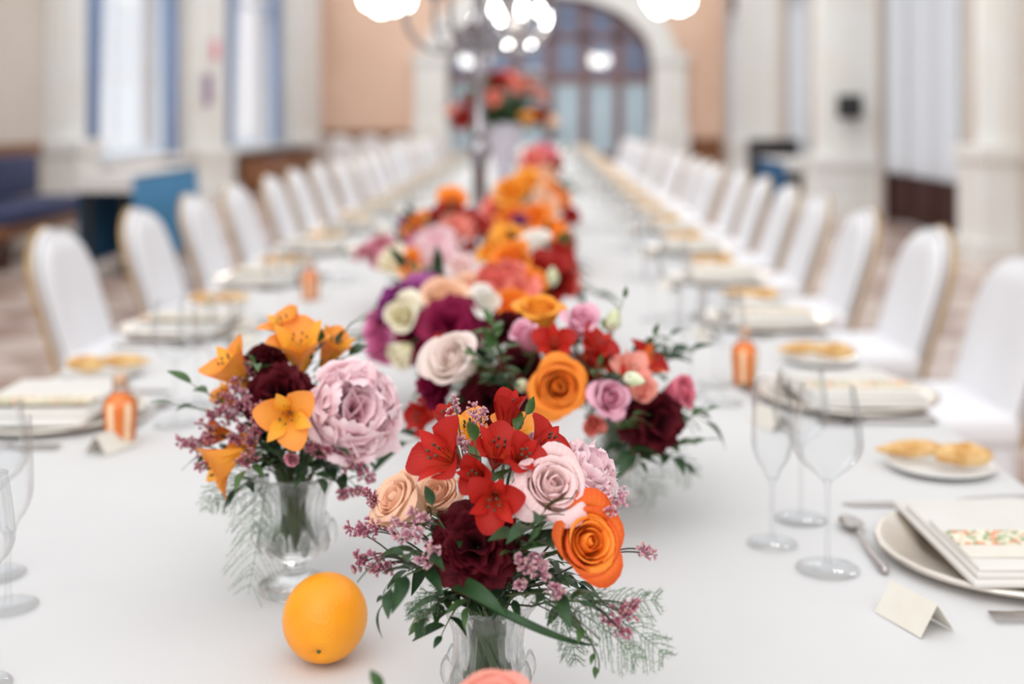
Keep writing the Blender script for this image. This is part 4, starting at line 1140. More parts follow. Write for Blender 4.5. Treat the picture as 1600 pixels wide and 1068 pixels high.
def plume(pts, label, seed, Wd=.03, nb=16, nn=16, group=None, flat=(0, -1, .3), needle=.0042):
    """feathery asparagus fern: a main rib, side twigs, fine needles"""
    rnd = random.Random(seed); base = np.asarray(pts[0], float)
    t = root('fern_plume', base, label, 'fern', group)
    c = [p - base for p in bezier(pts, 24)]
    put('rib', MB().tube(c, [.0007 - .0005 * i / 24 for i in range(25)], 5).mesh('rib'), M['fern'], t)
    b = MB(); fl = unit(flat)
    for k in range(nb):
        f = .15 + .83 * k / nb; i = int(f * 24); p = c[i]; d = unit(c[min(24, i + 1)] - c[i - 1])
        for s in (-1, 1):
            sd = unit(np.cross(d, fl)) * s; l = Wd * (math.sin(math.pi * (.12 + .85 * f)) ** .7) * rnd.uniform(.8, 1.15)
            tw = bezier([p, p + (sd * .6 + d * .4) * l * .5, p + (sd * .75 + d * .65 - np.array((0, 0, rnd.uniform(.1, .5)))) * l], 5)
            b.tube(tw, .00022, 3, 0, False)
            for q in range(nn):
                g = q / nn; a = tw[min(4, int(g * 5))]; a = a + (tw[min(5, int(g * 5) + 1)] - a) * (g * 5 % 1)
                dd = unit(np.array([rnd.gauss(0, 1) for _ in range(3)]) + unit(tw[-1] - tw[0]) * 1.0) * needle * rnd.uniform(.6, 1.2); w = unit(np.cross(dd, fl)) * .00022
                b.add([a - w, a + w, a + dd], [(0, 1, 2)])
    put('needles', b.mesh('needles', False), M['fern'], t, kind='stuff')
    return t

def blade(pts, w, label, seed, mat=None, group=None):
    """one long strap leaf"""
    base = np.asarray(pts[0], float); t = root('strap_leaf', base, label, 'leaf', group)
    c = bezier(pts, 18); V = []; UV = []
    for i, p in enumerate(c):
        v = i / 18; d = unit(c[min(18, i + 1)] - c[max(0, i - 1)]); s = unit(np.cross(d, (0, -.8, .6))); n = np.cross(s, d)
        hw = w / 2 * max(.03, math.sin(math.pi * min(.995, .08 + .92 * v) ** .75) ** .8)
        for k in range(5):
            u = -1 + k / 2; V.append(p - base + s * hw * u + n * abs(u) * hw * .3); UV.append((k / 4, v))
    put('blade', mesh('blade', V, [(i*5+k, i*5+k+1, (i+1)*5+k+1, (i+1)*5+k) for i in range(18) for k in range(4)], UV), mat or M['green_dark'], t)
    return t

# vases -------------------------------------------------------------------
def vase(x, y, s, label, group='cut crystal footed vases', drops=True):
    """cut crystal footed vase, height .12*s; returns its mouth and floor"""
    t = root('crystal_vase', (x, y, TZ), label, 'vase', group)
    out = [(.0, 0), (.034, 0), (.036, .003), (.034, .008), (.020, .013), (.0115, .019), (.0105, .024), (.015, .029), (.024, .035), (.031, .043), (.0335, .052), (.0325, .062), (.0305, .075), (.032, .092), (.038, .108), (.045, .117), (.0462, .12)]
    inn = [(.0445, .1205), (.0415, .116), (.0345, .107), (.029, .092), (.0275, .075), (.0285, .06), (.027, .05), (.018, .043), (.0, .041)]
    def mod(q, z):
        k = z / s
        if .03 < k < .068: return 1 + .02 * math.cos(10 * q)
        if .068 < k < .108: return 1 + .018 * math.cos(20 * q)
        if k >= .108: return 1 + .025 * math.cos(20 * q)
        return 1 + .012 * math.cos(10 * q)
    put('glass_body', MB().lathe([(r * s, z * s) for r, z in out + inn], 80, mod).mesh('glass_body'), M['crystal'], t)
    if drops:
        dm = MB().lathe([(0, -.0135 * s), (.0035 * s, -.0095 * s), (.0058 * s, -.002 * s), (.005 * s, .006 * s), (.0022 * s, .0125 * s), (0, .015 * s)], 12).mesh('glass_drop')
        for k in range(10):
            q = k * math.pi / 5 + .15
            put('glass_drop', dm, M['crystal'], t, (.0375 * s * math.cos(q), .0375 * s * math.sin(q), .056 * s))
    return {'mouth': (x, y, TZ + .115 * s), 'floor': (x, y, TZ + .046 * s), 'r': .03 * s, 's': s}

# ------------------------------------------------------------------ bouquets
def px(d, Y): return d * Y / FPX
def greens(vs, n, label, group, seed, reach=.1, zlo=-.25, zhi=.9, dark=True, scale=1.0, nl=7, yb=0.0):
    rnd = random.Random(seed); m0 = np.array(vs['mouth'])
    for k in range(n):
        q = k * GA + rnd.uniform(-.25, .25); el = rnd.uniform(zlo, zhi)
        d = np.array((math.cos(q) * math.cos(el), math.sin(q) * math.cos(el), math.sin(el))); l = reach * rnd.uniform(.7, 1.1)
        a = m0 + np.array((math.cos(q), math.sin(q), 0)) * vs['r'] * .6
        w = ('reaching to the door side', 'reaching away from the viewer', 'reaching to the window side', 'reaching to the viewer')[int(((q + math.pi / 4) % (2 * math.pi)) / (math.pi / 2)) % 4]
        ft = np.array(vs['floor']) + np.array((math.cos(q + 2), math.sin(q + 2), 0)) * vs['r'] * .75
        sprig([a, a + np.array((0, 0, .03)) + d * l * .4, a + d * l + np.array((0, yb, 0))], label + (', high, ' if el > .75 else ', low, ') + w, seed * 100 + k, nl, dark and k % 3 != 0, scale, group, .2, tail=ft)

def dress(items, vs, near):
    """items: (kind, colour, px, py, Y, diameter in px, facing, label[, options])"""
    for i, it in enumerate(items):
        kind, col, x, y, Y, d, n, label = it[:8]; kw = it[8] if len(it) > 8 else {}
        c = P(x, y, Y); D = px(d, Y); sd = int(x * 7 + y * 13)
        v_ = kw.pop('vase', vs)
        if kind == 'rose': rose(c, D, n, col, label, v_, sd, near, **kw)
        elif kind == 'lis': rose(c, D, n, col, label, v_, sd, near, petals=13, ruf=.03, name='lisianthus', **kw)
        elif kind == 'carn': carnation(c, D, n, col, label, v_, sd, near, **kw)
        elif kind == 'peony': peony(c, D, n, label, v_, sd, near, **kw)
        elif kind == 'alst': alstro(c, D, n, col, label, v_, sd, near, **kw)
        elif kind == 'bud': bud(c, D, n, label, v_, sd, col, **kw)

RED, APR = ('red', 'red_in'), ('alst', 'alst_in')
# --- the bouquet beside the orange
F = vase(-.0446, 1.06, .98, 'crystal vase with glass drops holding the bouquet beside the orange')
fb = 'bouquet beside the orange'
dress([
    ('rose', 'orange', 908, 850, .985, 122, (.42, -.8, .42), 'orange rose with flame edges low in the %s' % fb, dict(rim='orange_rim', petals=22, open_=.95)),
    ('carn', 'burgundy', 743, 850, .975, 128, (-.05, -.88, .42), 'almost black burgundy carnation at the front of the %s' % fb, dict(petals=60)),
    ('rose', 'peach', 634, 790, 1.03, 108, (-.62, -.45, .62), 'pale peach rose at the outer edge of the %s' % fb, dict(petals=18, open_=.85)),
    ('rose', 'peach', 690, 782, 1.06, 92, (-.25, -.55, .8), 'shaded peach rose tucked beside the outer peach rose', dict(petals=16, open_=.8)),
    ('rose', 'blush', 858, 766, 1.0, 110, (.22, -.72, .62), 'open blush rose above the flame edged orange rose', dict(petals=22, ruf=.03, open_=1.0)),
    ('peony', 'peony', 915, 736, 1.07, 98, (.55, -.35, .75), 'pale pink frilled peony behind the blush rose'),
    ('alst', RED, 690, 712, 1.0, 122, (-.55, -.62, .5), 'wide open red alstroemeria above the peach roses'),
    ('alst', RED, 778, 704, 1.02, 104, (.2, -.5, .85), 'red alstroemeria at the top middle of the %s' % fb),
    ('alst', RED, 745, 742, .985, 78, (-.35, -.85, .25), 'small red alstroemeria in the heart of the %s' % fb, dict(shut=.25)),
    ('alst', RED, 772, 782, .97, 100, (.0, -.97, .05), 'red alstroemeria facing out above the burgundy carnation'),
    ('alst', RED, 852, 696, 1.03, 104, (.7, -.25, .65), 'red alstroemeria leaning out over the blush rose'),
    ('alst', RED, 815, 712, 1.0, 80, (.35, -.7, .5), 'half open red alstroemeria between two wide open ones', dict(shut=.2)),
    ('alst', RED, 794, 645, 1.08, 100, (.12, -.12, 1), 'upright red alstroemeria trumpet topping the %s' % fb, dict(shut=.72)),
    ('alst', RED, 700, 655, 1.12, 70, (-.3, -.1, .95), 'closed red alstroemeria standing behind the wide open ones', dict(shut=.6)),
    ('alst', APR, 735, 672, 1.1, 84, (-.2, -.5, .85), 'golden alstroemeria behind the purple statice of the %s' % fb),
    ('alst', APR, 805, 672, 1.1, 84, (.3, -.5, .85), 'golden alstroemeria behind the upright red trumpet'),
], F, True)
m0 = np.array(F['mouth'])
sg = 'statice sprigs beside the orange'
ST = [
    ([(712, 636, 1.08), (705, 655, 1.08)], 0, 'tall mauve statice tip by the closed red alstroemeria'),
    ([(740, 640, 1.08), (752, 650, 1.07), (745, 665, 1.07)], 0, 'full mauve statice rising beside the upright red trumpet'),
    ([(722, 692, 1.04), (732, 705, 1.03)], 0, 'mauve statice between two open red alstroemerias'),
    ([(842, 682, 1.07), (828, 690, 1.07)], 0, 'mauve statice behind the leaning red alstroemeria'),
    ([(648, 806, .99), (663, 812, .98), (628, 818, .99)], 0, 'pink statice cluster under the pale peach rose'),
    ([(640, 838, .98), (655, 836, .97), (622, 834, .99)], 0, 'lower pink statice cluster under the pale peach rose'),
    ([(676, 858, .96), (664, 876, .965)], 0, 'pale statice tip at the edge of the burgundy carnation'),
    ([(812, 876, .955), (824, 888, .955), (838, 872, .96)], 0, 'pink statice between the burgundy carnation and orange rose'),
    ([(848, 896, .95), (842, 884, .95), (812, 912, .96)], 0, 'pink statice hanging below the orange rose'),
    ([(866, 918, .955), (872, 926, .955)], 0, 'lowest pink statice tip over the vase rim'),
    ([(945, 782, 1.0), (962, 788, 1.0), (950, 800, .99), (968, 776, 1.01)], 0, 'bushy pink statice beside the blush rose'),
    ([(1004, 858, 1.0), (1016, 866, 1.0)], 0, 'lone pink statice reaching far past the orange rose'),
    ([(560, 884, 1.0), (566, 872, 1.0), (553, 830, 1.02)], 1, 'thin statice tip reaching towards the orange'),
    ([(590, 888, .99), (604, 882, .99), (592, 872, .99)], 1, 'thin statice hanging just above the orange'),
    ([(576, 826, 1.0), (586, 820, 1.0), (570, 832, 1.0)], 1, 'dark statice tip left of the pale peach rose'),
    ([(580, 776, 1.03), (586, 782, 1.03)], 1, 'small dark statice tip above the pale peach rose edge'),
    ([(968, 952, .96), (985, 946, .96), (955, 968, .955), (970, 985, .95), (978, 962, .955)], 1, 'drooping pink statice in the fern right of the vase'),
    ([(663, 962, 1.0)], 1, 'tiny statice tip hanging beside the vase'),
]
for i, (h, dk, lb) in enumerate(ST):
    hs = [P(*q) for q in h]; b_ = m0 + (np.mean(hs, axis=0) - m0) * .35
    statice(b_, hs, lb, 40 + i, dk == 1, sg, .0085 if len(h) > 1 else .007, 22, .0035, vs=F)
gl = 'dark leafy sprig in the %s' % fb
greens(F, 30, gl, 'greenery beside the orange', 3, .068, -.05, 1.35, True, .62, 9, -.004)
lg = 'leaf sprigs beside the orange'
for i, (pts, lb, kw) in enumerate([
    ([(720, 880, 1.02), (650, 880, .97), (606, 905, .96), (598, 945, .965)], 'dark leaf sprig curling down towards the orange', dict(nl=7, dark=True, scale=.7)),
    ([(720, 870, 1.02), (660, 860, .97), (622, 868, .97)], 'dark leaf sprig below the pale peach rose', dict(nl=7, dark=True, scale=.75)),
    ([(730, 860, 1.0), (690, 830, .97), (676, 790, .97)], 'pointed leaf sprig between peach roses and burgundy carnation', dict(nl=4, dark=True, scale=.75)),
    ([(760, 800, 1.02), (748, 740, 1.0), (742, 690, .99)], 'upright narrow leaf sprig between the red alstroemerias', dict(nl=3, dark=False, scale=.9)),
    ([(790, 870, 1.0), (815, 830, .96), (850, 800, .955)], 'glossy leaf sprig between blush rose and burgundy carnation', dict(nl=7, dark=True, scale=.8)),
    ([(790, 880, 1.0), (820, 850, .97), (848, 842, .975)], 'glossy leaf sprig touching the orange rose', dict(nl=7, dark=True, scale=.8)),
    ([(780, 890, 1.0), (810, 860, .955), (838, 835, .955)], 'small pale edged leaf sprig in the middle of the front', dict(nl=6, dark=False, scale=.7)),
    ([(800, 690, 1.06), (815, 660, 1.06), (822, 648, 1.06)], 'small leaf sprig beside the upright red trumpet', dict(nl=2, dark=False, scale=.8)),
    ([(790, 930, 1.0), (860, 920, .96), (905, 940, .95)], 'leaf sprig over the vase rim below the orange rose', dict(nl=6, dark=True, scale=.65)),
    ([(850, 940, 1.0), (900, 960, .95), (935, 1000, .95), (930, 1040, .955)], 'thin leaf sprig hanging right of the vase', dict(nl=5, dark=False, scale=.55)),
]):
    sprig([P(*q) for q in pts], lb, 300 + i, group=lg, **kw)
blade([P(690, 905, 1.0), P(750, 915, .93), P(790, 962, .94)], .014, 'broad strap leaf folded across the vase rim', 1, M['green_dark'])
blade([P(740, 935, .98), P(800, 960, .93), P(870, 1005, .95), P(935, 1008, .965)], .007, 'long strap leaf sweeping off the vase', 2, M['green_dark'])
for i, (pts, lb, w_) in enumerate([
    ([(860, 915, 1.0), (930, 950, .97), (990, 940, .96), (1035, 935, .96)], 'fern plume spreading level right of the vase', .022),
    ([(860, 920, 1.0), (950, 950, .96), (1010, 990, .95), (1045, 1030, .95)], 'fern plume drooping furthest right of the vase', .024),
    ([(840, 930, 1.0), (880, 950, .97), (895, 990, .97), (900, 1040, .98)], 'fern plume hanging close by the vase', .018),
    ([(700, 920, 1.02), (670, 930, .99), (655, 945, .99), (648, 965, .99)], 'short fern plume left of the vase rim', .016),
    ([(850, 925, 1.0), (920, 960, .955), (975, 1000, .95), (1000, 1035, .95)], 'fern plume between the two wide spreading ones', .02),
]):
    plume([P(*q) for q in pts], lb, 500 + i, w_, 16, 26, 'fern plumes beside the orange')
for i, (pts, lb) in enumerate([([(850, 920, 1.0), (890, 960, .95), (925, 985, .95), (938, 1000, .95)], 'bare thin twig below the orange rose'), ([(830, 940, 1.0), (900, 970, .95), (945, 1010, .95), (935, 1050, .96)], 'bare thin twig curling down right of the vase'),
                               ([(940, 850, 1.0), (960, 855, .99), (968, 875, .985)], 'short bare twig beside the orange rose')]):
    b_ = P(*pts[0]); t = root('bare_twig', b_, lb, 'twig', 'bare twigs beside the orange')
    put('stem', MB().tube([p - b_ for p in bezier([P(*q) for q in pts], 12)], .0006, 5).mesh('stem'), M['twig'], t)

# --- the peony bouquet
Lv = vase((460 - VX) * 1.375 / FPX, 1.375, 1.12, 'crystal footed vase holding the bouquet with the large pink peony')
lb_ = 'peony bouquet'
dress([
    ('peony', 'peony', 552, 640, 1.32, 150, (.35, -.85, .35), 'large pale pink peony, fullest flower on the table'),
    ('carn', 'burgundy', 432, 612, 1.32, 98, (-.1, -.8, .6), 'burgundy carnation in the middle of the %s' % lb_, dict(petals=50)),
    ('carn', 'burgundy', 410, 556, 1.38, 66, (-.2, -.4, .9), 'burgundy carnation at the top of the %s' % lb_, dict(petals=40)),
    ('alst', APR, 449, 650, 1.27, 104, (.1, -.97, .1), 'apricot alstroemeria facing out in front of the burgundy carnation'),
    ('alst', APR, 362, 575, 1.36, 112, (-.5, -.3, .7), 'apricot alstroemeria standing out towards the drink bottle', dict(shut=.3)),
    ('alst', APR, 468, 545, 1.38, 128, (.05, -.35, .9), 'tallest apricot alstroemeria of the %s' % lb_, dict(shut=.35)),
    ('alst', APR, 447, 510, 1.42, 92, (-.35, -.2, .9), 'pointed apricot alstroemeria behind the tallest one', dict(shut=.25)),
    ('alst', APR, 518, 545, 1.42, 96, (.45, -.2, .85), 'apricot alstroemeria behind the large peony', dict(shut=.4)),
    ('alst', APR, 345, 725, 1.3, 108, (-.72, -.4, -.35), 'drooping apricot alstroemeria hanging over the tablecloth', dict(shut=.1)),
    ('alst', APR, 386, 697, 1.32, 70, (-.4, -.7, -.1), 'half hidden apricot alstroemeria under the purple statice', dict(shut=.3)),
    ('alst', ('orange_rim', 'alst_in'), 342, 676, 1.35, 66, (-.7, -.5, .2), 'deep orange alstroemeria inside the purple statice', dict(shut=.3)),
    ('alst', APR, 352, 620, 1.4, 66, (-.6, -.2, .6), 'shaded apricot alstroemeria behind the purple statice', dict(shut=.4)),
    ('rose', 'dusk', 458, 716, 1.28, 46, (.05, -.9, .2), 'small dusky pink spray rose bud above the vase rim', dict(petals=14, open_=.45, name='spray_rose')),
], Lv, True)
m0 = np.array(Lv['mouth']); sg = 'statice sprigs in the peony bouquet'
for i, (h, lb) in enumerate([
    ([(372, 605, 1.33), (360, 622, 1.33), (384, 622, 1.32), (370, 636, 1.32)], 'purple statice below the standing apricot alstroemeria'),
    ([(345, 640, 1.34), (358, 652, 1.33), (335, 652, 1.34)], 'purple statice beside the half hidden apricot flowers'),
    ([(322, 668, 1.34), (312, 690, 1.34), (330, 684, 1.33)], 'purple statice at the outermost side of the peony bouquet'),
    ([(400, 655, 1.3), (410, 668, 1.29), (400, 676, 1.29)], 'purple statice beside the front apricot alstroemeria'),
    ([(378, 668, 1.31), (366, 686, 1.31), (390, 690, 1.3)], 'purple statice above the drooping apricot alstroemeria'),
    ([(495, 700, 1.29), (508, 706, 1.29), (485, 696, 1.29), (522, 712, 1.3)], 'purple statice under the large peony'),
    ([(302, 700, 1.33), (290, 692, 1.34), (318, 726, 1.32)], 'purple statice tips beside the drooping apricot alstroemeria'),
    ([(375, 590, 1.36), (390, 580, 1.36)], 'purple statice behind the standing apricot alstroemeria'),
    ([(404, 640, 1.3), (392, 632, 1.31)], 'purple statice between carnation and front apricot flower'),
    ([(534, 770, 1.3), (552, 768, 1.3)], 'hanging purple statice below the large peony'),
    ([(562, 734, 1.3), (545, 728, 1.3), (573, 746, 1.3)], 'drooping purple statice at the peony edge'),
    ([(395, 712, 1.29), (383, 720, 1.29)], 'purple statice over the vase rim beside the dusky bud'),
]):
    hs = [P(*q) for q in h]; b_ = m0 + (np.mean(hs, axis=0) - m0) * .4
    statice(b_, hs, lb, 140 + i, True, sg, .0105, 26, .0044, vs=Lv)
greens(Lv, 24, 'dark leafy sprig in the %s' % lb_, 'greenery in the peony bouquet', 5, .085, .0, 1.35, True, .8, 8)
lg = 'leaf sprigs in the peony bouquet'
for i, (pts, lb, kw) in enumerate([
    ([(380, 640, 1.4), (330, 620, 1.38), (300, 600, 1.38)], 'leaf sprig pointing out towards the drink bottle', dict(nl=3, scale=1.1)),
    ([(380, 650, 1.4), (320, 640, 1.38), (272, 632, 1.38)], 'narrow leaf sprig reaching furthest towards the drink bottle', dict(nl=3, scale=.9)),
    ([(490, 580, 1.42), (520, 540, 1.42), (540, 518, 1.42)], 'leaf sprig topping the peony bouquet', dict(nl=5, scale=.8, dark=True)),
    ([(490, 590, 1.42), (535, 555, 1.4), (557, 552, 1.4)], 'leaf sprig just above the large peony', dict(nl=4, scale=.8, dark=True)),
    ([(440, 620, 1.38), (420, 585, 1.34), (398, 566, 1.33)], 'leaf sprig between the two burgundy carnations', dict(nl=8, scale=.75)),
    ([(420, 740, 1.36), (385, 745, 1.3), (370, 770, 1.3)], 'leaf sprig hanging in front of the crystal vase', dict(nl=5, scale=.7, dark=True)),
    ([(470, 590, 1.4), (490, 560, 1.38), (498, 540, 1.38)], 'leaf sprig between tall apricot flowers and peony', dict(nl=4, scale=.7, dark=True)),
]):
    sprig([P(*q) for q in pts], lb, 330 + i, group=lg, **kw)
for i, (pts, lb, w_) in enumerate([
    ([(420, 740, 1.36), (410, 790, 1.3), (400, 860, 1.3), (388, 930, 1.31)], 'long fern plume hanging down the crystal vase', .046),
    ([(420, 740, 1.36), (385, 780, 1.31), (400, 840, 1.3)], 'fern plume arching over the crystal vase', .036),
    ([(400, 735, 1.36), (360, 740, 1.33), (325, 760, 1.32), (320, 800, 1.32)], 'short fern plume under the drooping apricot alstroemeria', .02),
    ([(420, 740, 1.36), (380, 760, 1.31), (335, 790, 1.31)], 'thin fern plume below the drooping apricot alstroemeria', .02),
]):
    plume([P(*q) for q in pts], lb, 540 + i, w_, 15, 16, 'fern plumes in the peony bouquet', needle=.0052)

# --- the wide bouquet behind (two vases side by side)
Ra = vase((800 - VX) * 1.66 / FPX, 1.66, 1.1, 'crystal vase mostly hidden behind the bouquet beside the orange')
Rv = vase((962 - VX) * 1.70 / FPX, 1.70, 1.15, 'crystal vase under the pink flowers of the wide bouquet')
wb = 'wide bouquet'
A = dict
dress([
    ('rose', 'orange', 872, 604, 1.50, 92, (.05, -.97, .2), 'orange rose with a perfect spiral in the %s' % wb, A(petals=24, open_=.95, vase=Rv, ruf=.006)),
    ('rose', 'ivory', 716, 566, 1.54, 104, (-.45, -.72, .5), 'ivory blush rose at the side of the %s' % wb, A(petals=20, open_=.85, vase=Ra)),
    ('rose', 'amber', 845, 494, 1.62, 74, (.0, -.4, .9), 'amber yellow rose topping the %s' % wb, A(petals=16, open_=.9, vase=Ra)),
    ('lis', 'pink', 822, 530, 1.56, 62, (-.3, -.55, .75), 'pink lisianthus left of the red lily flowers in the %s' % wb, A(open_=.6, vase=Ra)),
    ('lis', 'pink', 905, 510, 1.58, 66, (.2, -.6, .75), 'pink lisianthus beside the amber yellow rose', A(open_=.65, vase=Rv)),
    ('lis', 'pink', 948, 622, 1.50, 66, (.3, -.9, .25), 'pink lisianthus beside the spiral orange rose', A(open_=.8, vase=Rv)),
    ('alst', RED, 866, 538, 1.52, 76, (.0, -.75, .5), 'red alstroemeria above the spiral orange rose', A(vase=Rv)),
    ('alst', RED, 930, 540, 1.54, 80, (.5, -.4, .7), 'red alstroemeria under the upright green bud', A(vase=Rv)),
    ('alst', RED, 948, 562, 1.54, 70, (.5, -.6, .5), 'red alstroemeria above the side pink lisianthus', A(vase=Rv)),
    ('alst', ('red', 'orange_rim'), 1012, 566, 1.58, 84, (.6, -.3, .7), 'orange red alstroemeria at the shoulder of the %s' % wb, A(vase=Rv)),
    ('alst', RED, 662, 650, 1.5, 78, (-.7, -.55, .1), 'red alstroemeria hanging below the ivory blush rose', A(vase=Ra, shut=.2)),
    ('alst', RED, 690, 540, 1.62, 60, (-.7, -.2, .5), 'red alstroemeria half hidden behind the ivory blush rose', A(vase=Ra, shut=.3)),
    ('alst', ('salmon', 'salmon'), 985, 580, 1.54, 76, (.4, -.7, .5), 'salmon alstroemeria with the pale green bud', A(vase=Rv)),
    ('lis', 'salmon', 995, 608, 1.53, 52, (.6, -.75, .2), 'salmon lisianthus below the salmon alstroemeria', A(open_=.8, vase=Rv)),
    ('rose', 'rosepink', 1058, 612, 1.56, 62, (.72, -.6, .3), 'deep pink rose at the far edge of the %s' % wb, A(petals=18, open_=.8, vase=Rv)),
    ('carn', 'burgundy', 1030, 660, 1.54, 92, (.45, -.85, .15), 'burgundy carnation under the deep pink rose', A(petals=40, vase=Rv)),
    ('carn', 'burgundy', 762, 622, 1.54, 96, (-.2, -.85, .4), 'burgundy carnation below the ivory blush rose', A(petals=40, vase=Ra)),
    ('carn', 'wine', 672, 604, 1.58, 70, (-.75, -.5, .2), 'wine red carnation at the side of the %s' % wb, A(petals=36, vase=Ra)),
    ('carn', 'burgundy', 795, 505, 1.66, 64, (-.1, -.4, .9), 'burgundy carnation behind the pink lisianthus', A(petals=30, vase=Ra)),
    ('carn', 'burgundy', 812, 572, 1.62, 72, (-.1, -.8, .5), 'burgundy carnation deep behind the spiral orange rose', A(petals=36, vase=Ra)),
    ('carn', 'red_dark', 908, 578, 1.62, 62, (.2, -.7, .6), 'dark red carnation deep between spiral rose and salmon flowers', A(petals=34, vase=Rv)),
    ('lis', 'coral', 925, 660, 1.54, 44, (.1, -.9, -.1), 'small coral flower hanging below the pink lisianthus', A(open_=.7, vase=Rv)),
    ('bud', M['green_pale'], 958, 500, 1.56, 34, (.3, -.2, .95), 'upright green white bud rising from the %s' % wb, A(vase=Rv)),
    ('bud', M['green_pale'], 990, 592, 1.46, 30, (.75, -.4, -.1), 'pale green bud lying on the salmon alstroemeria', A(vase=Rv)),
    ('bud', M['green_pale'], 815, 602, 1.50, 28, (-.2, -.9, .3), 'dull green bud beside the spiral orange rose', A(vase=Ra)),
], Rv, True)
greens(Ra, 24, 'leafy sprig around the ivory blush rose', 'greenery in the wide bouquet', 7, .11, .05, 1.35, True, .9, 8)
greens(Rv, 30, 'leafy sprig around the deep pink rose', 'greenery in the wide bouquet', 8, .115, -.1, 1.3, True, .9, 8)
lg = 'leaf sprigs in the wide bouquet'
for i, (pts, lb, kw) in enumerate([
    ([(800, 620, 1.56), (785, 580, 1.5), (770, 545, 1.5)], 'dense leaf sprig between ivory rose and pink lisianthus', dict(nl=12, scale=.85)),
    ([(800, 620, 1.56), (765, 580, 1.5), (738, 550, 1.48)], 'leaf sprig lying over the ivory blush rose', dict(nl=7, scale=.8)),
    ([(810, 620, 1.56), (800, 590, 1.49), (778, 590, 1.48)], 'dark leaf sprig left of the spiral orange rose', dict(nl=10, scale=.8, dark=True)),
    ([(800, 600, 1.56), (780, 540, 1.52), (768, 508, 1.54)], 'leaf sprig rising behind the ivory blush rose', dict(nl=9, scale=.85)),
    ([(940, 600, 1.56), (955, 520, 1.56), (975, 466, 1.56)], 'tall thin sprig crossing the upright green bud', dict(nl=3, scale=.7, start=.6)),
    ([(940, 690, 1.62), (960, 670, 1.5), (990, 650, 1.48)], 'leaf sprig below the side pink lisianthus', dict(nl=8, scale=.9)),
    ([(960, 700, 1.62), (985, 690, 1.5), (1000, 720, 1.5)], 'leaf sprig hanging over the vase of the wide bouquet', dict(nl=8, scale=.9, dark=True)),
    ([(980, 690, 1.62), (1040, 700, 1.55), (1095, 690, 1.55)], 'leaf sprig at the far edge of the wide bouquet', dict(nl=8, scale=1.0)),
    ([(980, 680, 1.62), (1060, 660, 1.56), (1105, 640, 1.56)], 'leaf sprig under the deep pink rose', dict(nl=7, scale=.9)),
    ([(980, 690, 1.62), (1030, 700, 1.55), (1070, 725, 1.55)], 'lowest leaf sprig by the burgundy carnation', dict(nl=8, scale=1.0, dark=True)),
    ([(980, 620, 1.6), (1015, 560, 1.6), (1022, 525, 1.6)], 'thin leaf sprig standing behind the orange red alstroemeria', dict(nl=5, scale=.6)),
    ([(700, 690, 1.6), (665, 680, 1.5), (640, 690, 1.5)], 'single leaf sprig below the hanging red alstroemeria', dict(nl=3, scale=1.2, dark=True)),
    ([(930, 620, 1.54), (925, 590, 1.48), (935, 570, 1.48)], 'leaf sprig between spiral rose and pink lisianthus', dict(nl=8, scale=.7)),
]):
    sprig([P(*q) for q in pts], lb, 360 + i, group=lg, **kw)
for i, (pts, lb) in enumerate([([(960, 720, 1.64), (1010, 740, 1.58), (1030, 775, 1.58)], 'fern plume below the burgundy carnation'), ([(1000, 700, 1.62), (1060, 710, 1.57), (1085, 745, 1.57)], 'fern plume at the far end of the wide bouquet')]):
    plume([P(*q) for q in pts], lb, 560 + i, .03, 14, 22, 'fern plumes in the wide bouquet')

